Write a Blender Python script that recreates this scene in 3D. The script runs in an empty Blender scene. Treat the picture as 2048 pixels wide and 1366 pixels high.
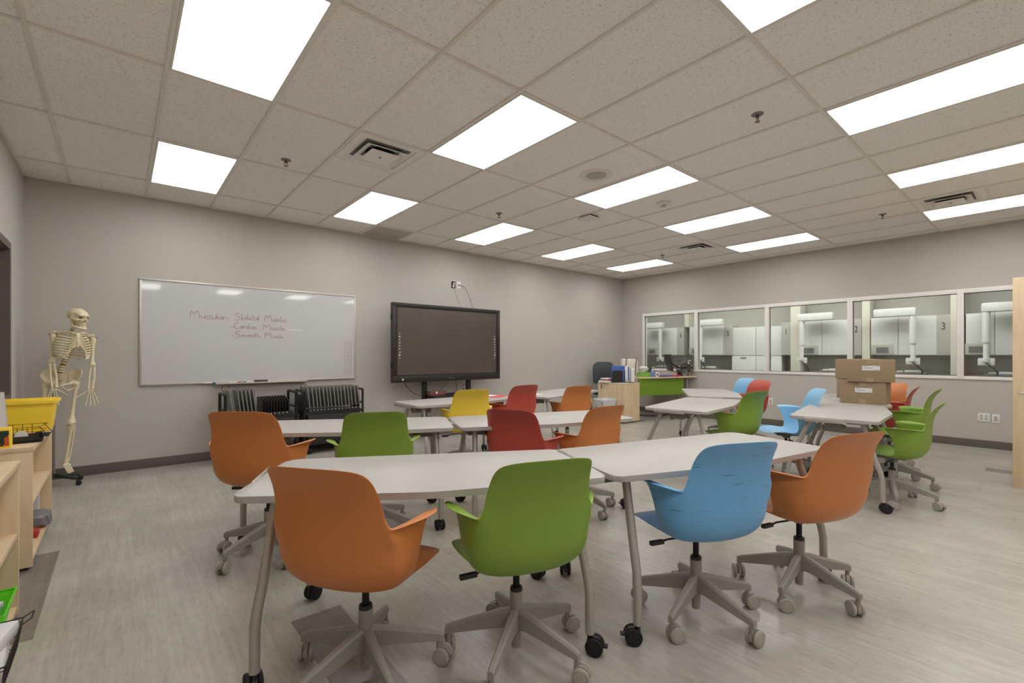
import bpy, bmesh, math, random
from mathutils import Vector, Matrix
R = math.radians
random.seed(7)
S = bpy.context.scene
col = S.collection

# ------------------------------------------------------------------ camera, world, exposure
cam_d = bpy.data.cameras.new('camera'); cam = bpy.data.objects.new('camera', cam_d); col.objects.link(cam)
cam.location = (0, 0, 1.265)
cam.rotation_euler = (R(90), 0, -0.7026)
cam_d.sensor_width = 36; cam_d.lens = 927 / 2048 * 36
cam_d.shift_y = 26.8 / 2048
cam_d.clip_start = 0.02
S.camera = cam
w = bpy.data.worlds.new('world'); S.world = w; w.use_nodes = True
w.node_tree.nodes['Background'].inputs[0].default_value = (0.5, 0.48, 0.45, 1)
w.node_tree.nodes['Background'].inputs[1].default_value = 0.15
S.view_settings.view_transform = 'Standard'; S.view_settings.look = 'None'
S.view_settings.gamma = 1; S.view_settings.use_curve_mapping = False
S.view_settings.exposure = 0.0
LAMP = 8.8          # emission of the ceiling troffers
LAMP_C = (1.0, 0.996, 0.985)

HC = 3.028          # ceiling height
XL, XR, YB, YF = -0.72, 8.98, 6.6, -3.2
GX = lambda i: 2.0506 + .6096 * i
GY = lambda j: 2.3307 + 1.2192 * j

# ------------------------------------------------------------------ materials
def srgb(r, g, b):
    f = lambda c: (c / 255 / 12.92) if c / 255 <= .04045 else ((c / 255 + .055) / 1.055) ** 2.4
    return (f(r), f(g), f(b), 1)
M = {}
def mat(name, colr, rough=.5, metal=0., emit=0., spec=.5, noise=0., nscale=30., bump=0., coat=0.):
    m = bpy.data.materials.new(name); m.use_nodes = True
    nt = m.node_tree; b = nt.nodes['Principled BSDF']
    b.inputs['Base Color'].default_value = colr; b.inputs['Roughness'].default_value = rough
    b.inputs['Metallic'].default_value = metal
    b.inputs['Specular IOR Level'].default_value = spec
    if coat: b.inputs['Coat Weight'].default_value = coat
    if emit:
        b.inputs['Emission Color'].default_value = colr; b.inputs['Emission Strength'].default_value = emit
    tc = nt.nodes.new('ShaderNodeTexCoord')
    nz = nt.nodes.new('ShaderNodeTexNoise'); nz.inputs['Scale'].default_value = nscale; nz.inputs['Detail'].default_value = 4
    nt.links.new(tc.outputs['Object'], nz.inputs['Vector'])
    if noise:
        mx = nt.nodes.new('ShaderNodeMixRGB'); mx.blend_type = 'MULTIPLY'; mx.inputs[0].default_value = 1
        rp = nt.nodes.new('ShaderNodeValToRGB')
        rp.color_ramp.elements[0].position = .3; rp.color_ramp.elements[1].position = .7
        lo = 1 - noise
        rp.color_ramp.elements[0].color = (lo, lo, lo, 1); rp.color_ramp.elements[1].color = (1, 1, 1, 1)
        mx.inputs[1].default_value = colr
        nt.links.new(nz.outputs['Fac'], rp.inputs[0]); nt.links.new(rp.outputs[0], mx.inputs[2])
        nt.links.new(mx.outputs[0], b.inputs['Base Color'])
    if bump:
        bp = nt.nodes.new('ShaderNodeBump'); bp.inputs['Strength'].default_value = bump; bp.inputs['Distance'].default_value = .002
        nt.links.new(nz.outputs['Fac'], bp.inputs['Height']); nt.links.new(bp.outputs[0], b.inputs['Normal'])
    M[name] = m
    return m

mat('wall_paint', srgb(185, 179, 171), .75, noise=.02, nscale=3, bump=.05)
mat('trim_white', srgb(205, 200, 192), .4)
mat('baseboard', srgb(98, 90, 84), .5)
mat('grid_metal', srgb(226, 220, 212), .5)
mat('grille', srgb(238, 234, 228), .5)
mat('perforated', srgb(196, 190, 182), .8, noise=.25, nscale=220)
mat('dark_void', srgb(25, 23, 21), .9)
mat('frame_alu', srgb(230, 226, 220), .35, metal=.0)
mat('dark_bronze', srgb(96, 88, 80), .45)
mat('white_board', srgb(196, 195, 194), .05, coat=.3)
mat('alu', srgb(196, 190, 182), .35, metal=.6)
mat('ink_red', srgb(160, 88, 78), .7)
mat('ink_faint', srgb(158, 140, 138), .7)
mat('ink_smear', srgb(222, 222, 222), .5)
mat('table_white', srgb(172, 167, 162), .42, noise=.015, nscale=5)
mat('leg_silver', srgb(176, 169, 160), .35, metal=.35)
mat('chair_base', srgb(152, 146, 137), .5)
mat('chair_wheel', srgb(170, 162, 151), .5)
mat('wheel_dark', srgb(70, 62, 56), .6)
mat('black_plastic', srgb(30, 28, 26), .4)
mat('black_metal', srgb(34, 31, 29), .45)
mat('black_rubber', srgb(22, 20, 19), .7)
mat('gas_black', srgb(32, 29, 28), .25, metal=.6)
mat('dark_grey', srgb(84, 80, 76), .5)
mat('mid_grey', srgb(128, 124, 120), .5)
mat('screen_black', srgb(86, 78, 69), .22, noise=.12, nscale=2)
mat('bezel', srgb(38, 33, 29), .35)
mat('laptop_silver', srgb(158, 154, 149), .35, metal=.3)
mat('laptop_gap_dark', srgb(88, 83, 80), .45)
mat('icon_white', srgb(235, 235, 230), .5)
mat('bone', srgb(228, 214, 178), .5, noise=.10, nscale=40, bump=.1)
mat('bone_dark', srgb(150, 112, 70), .7)
mat('socket_shade', srgb(120, 94, 60), .8)  # bone darkened to paint the shade inside the skull's hollows
mat('card', srgb(156, 133, 106), .85, noise=.06, nscale=12)
mat('card_tape', srgb(170, 146, 116), .35)
mat('paper', srgb(226, 224, 224), .8)
mat('paper_red', srgb(214, 62, 78), .7)
mat('label_ink', srgb(90, 88, 88), .7)
mat('yellow_bin', srgb(252, 216, 60), .4)
mat('green_bin', srgb(96, 210, 30), .4)
mat('green_panel', srgb(112, 146, 32), .55)
mat('blue_binder', srgb(66, 98, 168), .5)
mat('white_plastic', srgb(222, 220, 216), .35)
mat('clear_blue', srgb(110, 130, 180), .25)
mat('purple', srgb(128, 108, 160), .6)
mat('pink', srgb(214, 40, 100), .6)
mat('red_plastic', srgb(176, 44, 42), .5)
mat('grey_bag', srgb(118, 116, 118), .35)
mat('canvas', srgb(214, 206, 194), .8)
mat('tape_white', srgb(215, 215, 218), .4)
mat('bin_grey', srgb(140, 142, 142), .5)
mat('liner', srgb(205, 204, 202), .3, noise=.15, nscale=25, bump=.6)
mat('lab_white', srgb(214, 213, 209), .35)
mat('lab_grey', srgb(176, 172, 164), .5)
mat('lab_wall', srgb(178, 175, 166), .7)
mat('lab_column', srgb(212, 207, 194), .6)
mat('lab_counter', srgb(150, 148, 144), .5)
mat('screen_grey', srgb(110, 108, 106), .4)
mat('tissue_orange', srgb(220, 120, 60), .6)
mat('stand_green', srgb(34, 46, 38), .4)
mat('dark_mesh', srgb(78, 82, 88), .7)
mat('chair_orange', srgb(200, 122, 64), .42, noise=.03, nscale=6)
mat('chair_green', srgb(128, 158, 56), .42, noise=.03, nscale=6)
mat('chair_red', srgb(178, 70, 58), .42)
mat('chair_blue', srgb(134, 186, 222), .42)
mat('chair_yellow', srgb(234, 200, 66), .42)
mat('yellow_sponge', srgb(190, 190, 60), .8)

m = mat('lamp_lens', (*LAMP_C, 1), .5)
nt = m.node_tree; b = nt.nodes['Principled BSDF']
b.inputs['Emission Color'].default_value = (*LAMP_C, 1); b.inputs['Emission Strength'].default_value = LAMP

m = mat('lab_boost_lens', (*LAMP_C, 1), .5)  # stronger emission than the classroom lens, raised to brighten the lab
b = m.node_tree.nodes['Principled BSDF']
b.inputs['Emission Color'].default_value = (*LAMP_C, 1); b.inputs['Emission Strength'].default_value = LAMP * 1.25

def ramp(nt, stops):
    rp = nt.nodes.new('ShaderNodeValToRGB'); e = rp.color_ramp.elements
    e[0].position, e[0].color = stops[0]; e[1].position, e[1].color = stops[1]
    for p, c in stops[2:]:
        q = e.new(p); q.color = c
    return rp

# fissured mineral ceiling tile: small dark pinholes
m = mat('ceiling_tile', srgb(244, 240, 235), .9)
nt = m.node_tree; b = nt.nodes['Principled BSDF']
tc = nt.nodes.new('ShaderNodeTexCoord')
vo = nt.nodes.new('ShaderNodeTexVoronoi'); vo.inputs['Scale'].default_value = 170; vo.inputs['Randomness'].default_value = 1
nz = nt.nodes.new('ShaderNodeTexNoise'); nz.inputs['Scale'].default_value = 60; nz.inputs['Detail'].default_value = 2
nt.links.new(tc.outputs['Object'], vo.inputs['Vector']); nt.links.new(tc.outputs['Object'], nz.inputs['Vector'])
sc = nt.nodes.new('ShaderNodeMath'); sc.operation = 'MULTIPLY_ADD'; sc.inputs[1].default_value = .9; sc.inputs[2].default_value = -.27
nt.links.new(nz.outputs['Fac'], sc.inputs[0])
lt = nt.nodes.new('ShaderNodeMath'); lt.operation = 'LESS_THAN'
nt.links.new(vo.outputs['Distance'], lt.inputs[0]); nt.links.new(sc.outputs[0], lt.inputs[1])
mx = nt.nodes.new('ShaderNodeMixRGB'); mx.inputs[1].default_value = srgb(244, 240, 235); mx.inputs[2].default_value = srgb(160, 150, 140)
nt.links.new(lt.outputs[0], mx.inputs[0]); nt.links.new(mx.outputs[0], b.inputs['Base Color'])

# vinyl plank floor, planks run along Y
def floor_mat(name, c1, c2, dark=1.):
    m = mat(name, c1, .27)
    nt = m.node_tree; b = nt.nodes['Principled BSDF']
    tc = nt.nodes.new('ShaderNodeTexCoord')
    mp = nt.nodes.new('ShaderNodeMapping'); mp.inputs['Rotation'].default_value = (0, 0, R(90)); mp.inputs['Location'].default_value = (-2.352, .62, 0)
    nt.links.new(tc.outputs['Object'], mp.inputs['Vector'])
    br = nt.nodes.new('ShaderNodeTexBrick'); br.offset = .37
    br.inputs['Scale'].default_value = 1; br.inputs['Brick Width'].default_value = 1.2192; br.inputs['Row Height'].default_value = .2286
    br.inputs['Mortar Size'].default_value = .0008; br.inputs['Bias'].default_value = 0
    br.inputs['Color1'].default_value = c1; br.inputs['Color2'].default_value = c2
    br.inputs['Mortar'].default_value = tuple(v * .84 for v in c1[:3]) + (1,)
    nt.links.new(mp.outputs[0], br.inputs['Vector'])
    m2 = nt.nodes.new('ShaderNodeMapping'); m2.inputs['Scale'].default_value = (1, .06, 1)
    nt.links.new(tc.outputs['Object'], m2.inputs['Vector'])
    n1 = nt.nodes.new('ShaderNodeTexNoise'); n1.inputs['Scale'].default_value = 34; n1.inputs['Detail'].default_value = 6; n1.inputs['Roughness'].default_value = .65
    nt.links.new(m2.outputs[0], n1.inputs['Vector'])
    rp = ramp(nt, [(.30, (.74, .73, .71, 1)), (.66, (1.02, 1.02, 1.02, 1))])
    nt.links.new(n1.outputs['Fac'], rp.inputs[0])
    m3 = nt.nodes.new('ShaderNodeMapping'); m3.inputs['Scale'].default_value = (1, .22, 1)
    nt.links.new(tc.outputs['Object'], m3.inputs['Vector'])
    n2 = nt.nodes.new('ShaderNodeTexNoise'); n2.inputs['Scale'].default_value = 70; n2.inputs['Detail'].default_value = 3
    nt.links.new(m3.outputs[0], n2.inputs['Vector'])
    rp2 = ramp(nt, [(.28, (.66, .64, .62, 1)), (.5, (1, 1, 1, 1))])
    nt.links.new(n2.outputs['Fac'], rp2.inputs[0])
    a = nt.nodes.new('ShaderNodeMixRGB'); a.blend_type = 'MULTIPLY'; a.inputs[0].default_value = .6
    nt.links.new(br.outputs['Color'], a.inputs[1]); nt.links.new(rp.outputs[0], a.inputs[2])
    c = nt.nodes.new('ShaderNodeMixRGB'); c.blend_type = 'MULTIPLY'; c.inputs[0].default_value = .32
    nt.links.new(a.outputs[0], c.inputs[1]); nt.links.new(rp2.outputs[0], c.inputs[2])
    n3 = nt.nodes.new('ShaderNodeTexNoise'); n3.inputs['Scale'].default_value = 2.6; n3.inputs['Detail'].default_value = 3
    nt.links.new(tc.outputs['Object'], n3.inputs['Vector'])
    rp3 = ramp(nt, [(.32, (.88, .88, .87, 1)), (.66, (1.03, 1.03, 1.03, 1))]); nt.links.new(n3.outputs['Fac'], rp3.inputs[0])
    e = nt.nodes.new('ShaderNodeMixRGB'); e.blend_type = 'MULTIPLY'; e.inputs[0].default_value = 1
    nt.links.new(c.outputs[0], e.inputs[1]); nt.links.new(rp3.outputs[0], e.inputs[2])
    nt.links.new(e.outputs[0], b.inputs['Base Color'])
    bp = nt.nodes.new('ShaderNodeBump'); bp.inputs['Strength'].default_value = .12; bp.inputs['Distance'].default_value = .001
    nt.links.new(n1.outputs['Fac'], bp.inputs['Height']); nt.links.new(bp.outputs[0], b.inputs['Normal'])
floor_mat('floor_vinyl', srgb(183, 177, 168), srgb(176, 170, 161))
floor_mat('floor_dark', srgb(136, 128, 120), srgb(132, 124, 116))

# maple veneer
def wood(name, c1, c2, vertical=True):
    m = mat(name, c1, .42)
    nt = m.node_tree; b = nt.nodes['Principled BSDF']
    tc = nt.nodes.new('ShaderNodeTexCoord'); mp = nt.nodes.new('ShaderNodeMapping')
    mp.inputs['Scale'].default_value = (1, 1, .12) if vertical else (1, .12, 1)
    nt.links.new(tc.outputs['Object'], mp.inputs['Vector'])
    n = nt.nodes.new('ShaderNodeTexNoise'); n.inputs['Scale'].default_value = 14; n.inputs['Detail'].default_value = 5; n.inputs['Distortion'].default_value = 1.2
    nt.links.new(mp.outputs[0], n.inputs['Vector'])
    rp = ramp(nt, [(.36, c2), (.58, c1)])
    nt.links.new(n.outputs['Fac'], rp.inputs[0]); nt.links.new(rp.outputs[0], b.inputs['Base Color'])
wood('maple', srgb(222, 199, 164), srgb(213, 188, 152))
wood('maple_flat', srgb(220, 196, 162), srgb(208, 182, 146), False)

# scuffed blue chair
m = mat('chair_blue_scuffed', srgb(104, 164, 212), .42)
nt = m.node_tree; b = nt.nodes['Principled BSDF']
tc = nt.nodes.new('ShaderNodeTexCoord'); mp = nt.nodes.new('ShaderNodeMapping'); mp.inputs['Scale'].default_value = (5, 5, 75)
nt.links.new(tc.outputs['Object'], mp.inputs['Vector'])
n = nt.nodes.new('ShaderNodeTexNoise'); n.inputs['Scale'].default_value = 1.6; n.inputs['Detail'].default_value = 5
nt.links.new(mp.outputs[0], n.inputs['Vector'])
rp = ramp(nt, [(.29, srgb(70, 100, 128)), (.37, srgb(110, 172, 222))])
nt.links.new(n.outputs['Fac'], rp.inputs[0]); nt.links.new(rp.outputs[0], b.inputs['Base Color'])

# glass: mostly clear, weak mirror
def glass(name, tint=(.93, .96, .94), fac=1.):
    m = bpy.data.materials.new(name); m.use_nodes = True; nt = m.node_tree; nt.nodes.clear()
    o = nt.nodes.new('ShaderNodeOutputMaterial'); t = nt.nodes.new('ShaderNodeBsdfTransparent'); t.inputs[0].default_value = (*tint, 1)
    g = nt.nodes.new('ShaderNodeBsdfGlossy'); g.inputs['Roughness'].default_value = .02
    f = nt.nodes.new('ShaderNodeFresnel'); f.inputs[0].default_value = 1.5
    k = nt.nodes.new('ShaderNodeMath'); k.operation = 'MULTIPLY'; k.inputs[1].default_value = fac
    nt.links.new(f.outputs[0], k.inputs[0])
    mx = nt.nodes.new('ShaderNodeMixShader'); nt.links.new(k.outputs[0], mx.inputs[0])
    nt.links.new(t.outputs[0], mx.inputs[1]); nt.links.new(g.outputs[0], mx.inputs[2]); nt.links.new(mx.outputs[0], o.inputs[0])
    M[name] = m
glass('glass', fac=1.2)
glass('clear_plastic', (.90, .90, .90), 2.0)

# floral pattern for boxes
def floral(name, base, cols, scale):
    m = mat(name, base, .5); nt = m.node_tree; b = nt.nodes['Principled BSDF']
    tc = nt.nodes.new('ShaderNodeTexCoord'); vo = nt.nodes.new('ShaderNodeTexVoronoi'); vo.inputs['Scale'].default_value = scale
    nt.links.new(tc.outputs['Object'], vo.inputs['Vector'])
    sep = nt.nodes.new('ShaderNodeSeparateColor'); nt.links.new(vo.outputs['Color'], sep.inputs[0])
    rp = nt.nodes.new('ShaderNodeValToRGB'); rp.color_ramp.interpolation = 'CONSTANT'
    e = rp.color_ramp.elements; e[0].color = cols[0]; e[1].position = 1 / len(cols); e[1].color = cols[1]
    for i in range(2, len(cols)):
        q = e.new(i / len(cols)); q.color = cols[i]
    nt.links.new(sep.outputs[0], rp.inputs[0])
    lt = nt.nodes.new('ShaderNodeMath'); lt.operation = 'LESS_THAN'; lt.inputs[1].default_value = .42
    nt.links.new(vo.outputs['Distance'], lt.inputs[0])
    mx = nt.nodes.new('ShaderNodeMixRGB'); mx.inputs[1].default_value = base
    nt.links.new(lt.outputs[0], mx.inputs[0]); nt.links.new(rp.outputs[0], mx.inputs[2]); nt.links.new(mx.outputs[0], b.inputs['Base Color'])
floral('floral_dark', srgb(24, 48, 34), [srgb(214, 78, 40), srgb(228, 170, 60), srgb(30, 110, 70), srgb(224, 120, 110), srgb(200, 60, 40)], 38)
floral('floral_green', srgb(96, 168, 60), [srgb(226, 120, 80), srgb(60, 150, 110), srgb(210, 200, 80), srgb(120, 190, 70)], 45)

# ------------------------------------------------------------------ mesh builder
class MB:
    def __init__(s): s.bm = bmesh.new()
    def _new(s, verts, faces, mtx=None):
        vs = [s.bm.verts.new(mtx @ Vector(v) if mtx else v) for v in verts]
        fs = []
        for f in faces:
            try: fs.append(s.bm.faces.new([vs[i] for i in f]))
            except ValueError: pass
        return vs, fs
    def box(s, c, size, rz=0, bevel=0., mtx=None, taper=1.):
        hx, hy, hz = [v / 2 for v in size]
        vs = [(-hx, -hy, -hz), (hx, -hy, -hz), (hx, hy, -hz), (-hx, hy, -hz)] + [(x * taper, y * taper, hz) for x, y in ((-hx, -hy), (hx, -hy), (hx, hy), (-hx, hy))]
        m = (mtx or Matrix.Identity(4)) @ Matrix.Translation(c) @ Matrix.Rotation(rz, 4, 'Z')
        v, f = s._new(vs, [(0, 3, 2, 1), (4, 5, 6, 7), (0, 1, 5, 4), (1, 2, 6, 5), (2, 3, 7, 6), (3, 0, 4, 7)], m)
        if bevel:
            es = list({e for q in f for e in q.edges})
            bmesh.ops.bevel(s.bm, geom=es, offset=bevel, segments=2, affect='EDGES', profile=.6)
        return s
    def bb(s, x0, x1, y0, y1, z0, z1, bevel=0.):
        return s.box(((x0 + x1) / 2, (y0 + y1) / 2, (z0 + z1) / 2), (abs(x1 - x0), abs(y1 - y0), abs(z1 - z0)), 0, bevel)
    def tube(s, pts, rad, n=12, caps=True, flat=None, closed=False):
        pts = [Vector(p) for p in pts]; k = len(pts)
        rads = rad if isinstance(rad, (list, tuple)) else [rad] * k
        rings = []; prev = None
        for i, p in enumerate(pts):
            a = pts[i - 1] if i or closed else p; c = pts[(i + 1) % k] if i < k - 1 or closed else p
            t = (c - a).normalized() if (c - a).length > 1e-9 else Vector((0, 0, 1))
            if prev is None:
                u = t.cross(Vector((0, 0, 1)))
                if u.length < 1e-3: u = t.cross(Vector((0, 1, 0)))
            else: u = prev - t * prev.dot(t)
            u.normalize(); v = t.cross(u); prev = u
            fl = flat or 1.
            rings.append([s.bm.verts.new(p + (u * math.cos(2 * math.pi * j / n) + v * math.sin(2 * math.pi * j / n) * fl) * rads[i]) for j in range(n)])
        for i in range(k if closed else k - 1):
            A, B = rings[i], rings[(i + 1) % k]
            for j in range(n):
                try: s.bm.faces.new((A[j], A[(j + 1) % n], B[(j + 1) % n], B[j]))
                except ValueError: pass
        if caps and not closed:
            for rg in (rings[0][::-1], rings[-1]):
                try: s.bm.faces.new(rg)
                except ValueError: pass
        return s
    def cyl(s, p0, p1, r, n=20, r2=None): return s.tube([p0, p1], [r, r if r2 is None else r2], n)
    def lathe(s, prof, c=(0, 0, 0), n=24, mtx=None):
        m = (mtx or Matrix.Identity(4)) @ Matrix.Translation(c)
        rings = [[s.bm.verts.new(m @ Vector((r * math.cos(2 * math.pi * j / n), r * math.sin(2 * math.pi * j / n), z))) for j in range(n)] for r, z in prof]
        for A, B in zip(rings, rings[1:]):
            for j in range(n):
                try: s.bm.faces.new((A[j], A[(j + 1) % n], B[(j + 1) % n], B[j]))
                except ValueError: pass
        for rg in (rings[0][::-1], rings[-1]): s.bm.faces.new(rg)
        return s
    def prism(s, poly, z0, z1, bevel=0., mtx=None):
        n = len(poly); vs = [(x, y, z0) for x, y in poly] + [(x, y, z1) for x, y in poly]
        v, f = s._new(vs, [tuple(range(n))[::-1], tuple(range(n, 2 * n))] + [(i, (i + 1) % n, n + (i + 1) % n, n + i) for i in range(n)], mtx)
        if bevel:
            es = list(f[0].edges) + list(f[1].edges)
            bmesh.ops.bevel(s.bm, geom=es, offset=bevel, segments=2, affect='EDGES', profile=.5)
        return s
    def ball(s, c, r, scale=(1, 1, 1), mtx=None, u=16, v=10):
        m = (mtx or Matrix.Identity(4)) @ Matrix.Translation(c) @ Matrix.Diagonal((*scale, 1))
        bmesh.ops.create_uvsphere(s.bm, u_segments=u, v_segments=v, radius=r, matrix=m); return s
    def build(s, name, mt, parent=None, loc=None, rz=0, smooth=35, subsurf=0, label=None, solid=0.):
        bmesh.ops.recalc_face_normals(s.bm, faces=s.bm.faces)
        me = bpy.data.meshes.new(name)
        if loc and parent is None:      # mesh given in world coordinates: put the origin at loc
            bmesh.ops.translate(s.bm, verts=s.bm.verts, vec=-Vector(loc))
        s.bm.to_mesh(me); s.bm.free()
        for p in me.polygons: p.use_smooth = True
        if not subsurf: me.set_sharp_from_angle(angle=R(smooth))
        me.materials.append(M[mt] if isinstance(mt, str) else mt)
        o = bpy.data.objects.new(name, me); col.objects.link(o)
        if parent: o.parent = parent
        if loc: o.location = loc
        o.rotation_euler.z = rz
        if label: o['label'] = label
        return o

def empty(name, loc, rz=0, label=None, cat=None, group=None):
    o = bpy.data.objects.new(name, None); col.objects.link(o); o.location = loc; o.rotation_euler = (0, 0, rz)
    o.empty_display_size = .1
    return tag(o, label, cat, group)
def tag(o, label=None, cat=None, group=None, kind=None):
    if label: o['label'] = label
    if cat: o['category'] = cat
    if group: o['group'] = group
    if kind: o['kind'] = kind
    return o
def struct(mb, name, mt, **k): return tag(mb.build(name, mt, **k), kind='structure')
def kids(o): return [c for c in bpy.data.objects if c.parent == o]
def copy_tree(o, parent=None):
    c = o.copy(); col.objects.link(c); c.parent = parent
    for ch in kids(o): copy_tree(ch, c)
    return c
def rounded(poly, rads, seg=6):
    out = []; n = len(poly)
    for i, p in enumerate(poly):
        p = Vector(p); a = Vector(poly[i - 1]); b = Vector(poly[(i + 1) % n]); r = rads[i]
        u = (a - p).normalized(); v = (b - p).normalized()
        ang = u.angle(v); d = r / math.tan(ang / 2)
        c = p + (u + v).normalized() * (r / math.sin(ang / 2))
        s0 = p + u * d - c; s1 = p + v * d - c
        a0 = math.atan2(s0.y, s0.x); a1 = math.atan2(s1.y, s1.x); da = (a1 - a0 + math.pi) % (2 * math.pi) - math.pi
        for k in range(seg + 1):
            t = a0 + da * k / seg; out.append((c.x + r * math.cos(t), c.y + r * math.sin(t)))
    return out
def text_mesh(s, size, thick=.001, shear=0., xs=1.):
    cu = bpy.data.curves.new('t', 'FONT'); cu.body = s; cu.size = size; cu.extrude = thick; cu.align_x = 'CENTER'; cu.align_y = 'CENTER'; cu.shear = shear; cu.offset = 0
    o = bpy.data.objects.new('t', cu); col.objects.link(o)
    me = bpy.data.meshes.new_from_object(o.evaluated_get(bpy.context.evaluated_depsgraph_get()))
    bpy.data.objects.remove(o); bpy.data.curves.remove(cu)
    if xs != 1: me.transform(Matrix.Diagonal((xs, 1, 1, 1)))
    return me
def text_part(name, s, size, mt, parent, loc, rot, thick=.001, xs=1.):
    me = text_mesh(s, size, thick, xs=xs); me.materials.append(M[mt])
    o = bpy.data.objects.new(name, me); col.objects.link(o); o.parent = parent; o.location = loc; o.rotation_euler = rot
    return o

# ------------------------------------------------------------------ room shell
XE = 12.2   # end of the lab next door
struct(MB().bb(XL - .3, XE, YF, 8.1, -.1, 0), 'floor', 'floor_vinyl')
struct(MB().bb(.62, .8486, 1.133, 2.352, 0, .0012), 'trim_1', 'floor_dark')
struct(MB().bb(-.5229, -.2943, 2.955, 4.174, 0, .0012), 'trim_2', 'floor_dark')
struct(MB().bb(7.2, 7.4286, -.70, .53, 0, .0012), 'trim_3', 'floor_dark')
struct(MB().bb(XL - .3, XE, YF, 8.1, HC + .010, HC + .12), 'ceiling', 'ceiling_tile')
struct(MB().bb(XL - .2, XR + .14, YB, YB + .15, 0, HC + .01), 'wall_back', 'wall_paint')
struct(MB().bb(XR, XR + .14, YB + .15, 8.1, 0, HC + .01), 'wall_lab_side', 'lab_wall')
struct(MB().bb(XL - .2, XE, YF - .15, YF, 0, HC + .01), 'wall_front', 'wall_paint')
# left wall with a window opening Y 4.3..5.79
wl = MB()
wl.bb(XL - .14, XL, YF, 3.6, 0, HC + .01).bb(XL - .14, XL, 5.79, YB, 0, HC + .01).bb(XL - .14, XL, 3.6, 5.79, 0, .89).bb(XL - .14, XL, 3.6, 5.79, 2.2, HC + .01)
struct(wl, 'wall_left', 'wall_paint')
W0, W1, ZS, ZT = 6.06, -.42, .925, 2.185
wr = MB()
wr.bb(XR, XR + .14, YF, YB, 0, ZS).bb(XR, XR + .14, YF, YB, ZT, HC + .01).bb(XR, XR + .14, W0, YB, ZS, ZT).bb(XR, XR + .14, YF, W1, ZS, ZT)
struct(wr, 'wall_right', 'wall_paint')
struct(MB().bb(XL, XR, YB - .012, YB, 0, .105, .003), 'baseboard_back', 'baseboard')
struct(MB().bb(XR - .012, XR, YF, YB - .012, 0, .105, .003), 'baseboard_right', 'baseboard')
struct(MB().bb(XL, XL + .012, YF, YB - .012, 0, .105, .003), 'baseboard_left', 'baseboard')
# suspended ceiling grid
g = MB()
LIGHTS = [(i, j) for j in (2, 0, -2, -4) for i in (-3, 0, 3, 6, 9)]
x = -4
for i in range(-4, 12):
    g.bb(GX(i) - .012, GX(i) + .012, YF, YB, HC, HC + .012, .002)
for j in range(-4, 4):
    g.bb(XL, XR, GY(j) - .012, GY(j) + .012, HC + .0005, HC + .012, .002)
for i in (-1, 8): g.bb(GX(i), GX(i + 1), GY(1) + .6096 - .012, GY(1) + .6096 + .012, HC + .001, HC + .012)
g.bb(GX(8), GX(9), GY(-2) + .6096 - .012, GY(-2) + .6096 + .012, HC + .001, HC + .012)
for a in ((XL, XL + .022, YF, YB), (XR - .022, XR, YF, YB), (XL, XR, YB - .022, YB)):
    g.bb(*a, HC - .001, HC + .011)
struct(g, 'trim_4', 'grid_metal')
# window in the left wall
wf = MB()
wf.bb(XL - .14, XL + .012, 5.74, 5.80, .87, 2.22).bb(XL - .14, XL + .012, 3.58, 3.64, .87, 2.22).bb(XL - .14, XL + .012, 3.64, 5.74, 2.16, 2.22).bb(XL - .14, XL + .012, 3.64, 5.74, .87, .93)
o = struct(wf, 'window_1', 'dark_bronze')
MB().bb(XL - .09, XL - .082, 3.64, 5.74, .93, 2.16).build('pane', 'glass', o)
struct(MB().bb(XL - .9, XL - .86, 2.8, 6.6, 0, 3), 'wall_outer', 'dark_grey')
# row of lab windows in the right wall
mull = [W0, 4.79, 3.435, 2.18, .895, W1]
for k in range(5):
    y1, y0 = mull[k], mull[k + 1]; f = MB()
    a = y1 - (.05 if k == 0 else .035); b_ = y0 + (.05 if k == 4 else .035)
    f.bb(XR - .015, XR + .10, a, y1, ZS, ZT, .003).bb(XR - .015, XR + .10, y0, b_, ZS, ZT, .003)
    f.bb(XR - .015, XR + .10, b_, a, ZT - .06, ZT, .003).bb(XR - .015, XR + .10, b_, a, ZS, ZS + .045, .003)
    o = struct(f, 'window_%d' % (k + 2), 'frame_alu')
    MB().bb(XR + .05, XR + .057, b_, a, ZS + .045, ZT - .06).build('pane', 'glass', o)
    q = MB(); e = .006
    q.bb(XR + .035, XR + .05, b_, b_ + e, ZS + .045, ZT - .06).bb(XR + .035, XR + .05, a - e, a, ZS + .045, ZT - .06)
    q.bb(XR + .035, XR + .05, b_, a, ZT - .06 - e, ZT - .06).bb(XR + .035, XR + .05, b_, a, ZS + .045, ZS + .045 + e)
    q.build('gasket', 'black_rubber', o)

# ------------------------------------------------------------------ ceiling fixtures
def light(i, j):
    cx, cy = GX(i) + .3048, GY(j) + .6096
    rowname = {2: 'in the whiteboard side row', 0: 'in the middle row', -2: 'in the near row', -4: 'in the row behind the camera'}[j]
    cn = {-3: 'first from the left wall', 0: 'second from the left wall', 3: 'third from the left wall', 6: 'fourth from the left wall', 9: 'nearest the lab windows'}[i]
    r = empty('ceiling_light', (cx, cy, HC - .004), 0, 'ceiling light panel %s, %s' % (rowname, cn), 'ceiling light', 'ceiling light panels')
    f = MB(); a, c = .2928, .5976
    f.bb(-a, a, c - .014, c, 0, .01).bb(-a, a, -c, -c + .014, 0, .01).bb(-a, -a + .014, -c + .014, c - .014, 0, .01).bb(a - .014, a, -c + .014, c - .014, 0, .01)
    f.build('frame', 'grid_metal', r)
    MB().bb(-a + .014, a - .014, -c + .014, c - .014, .002, .008).build('diffuser', 'lamp_lens', r)
for i, j in LIGHTS: light(i, j)

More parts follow.
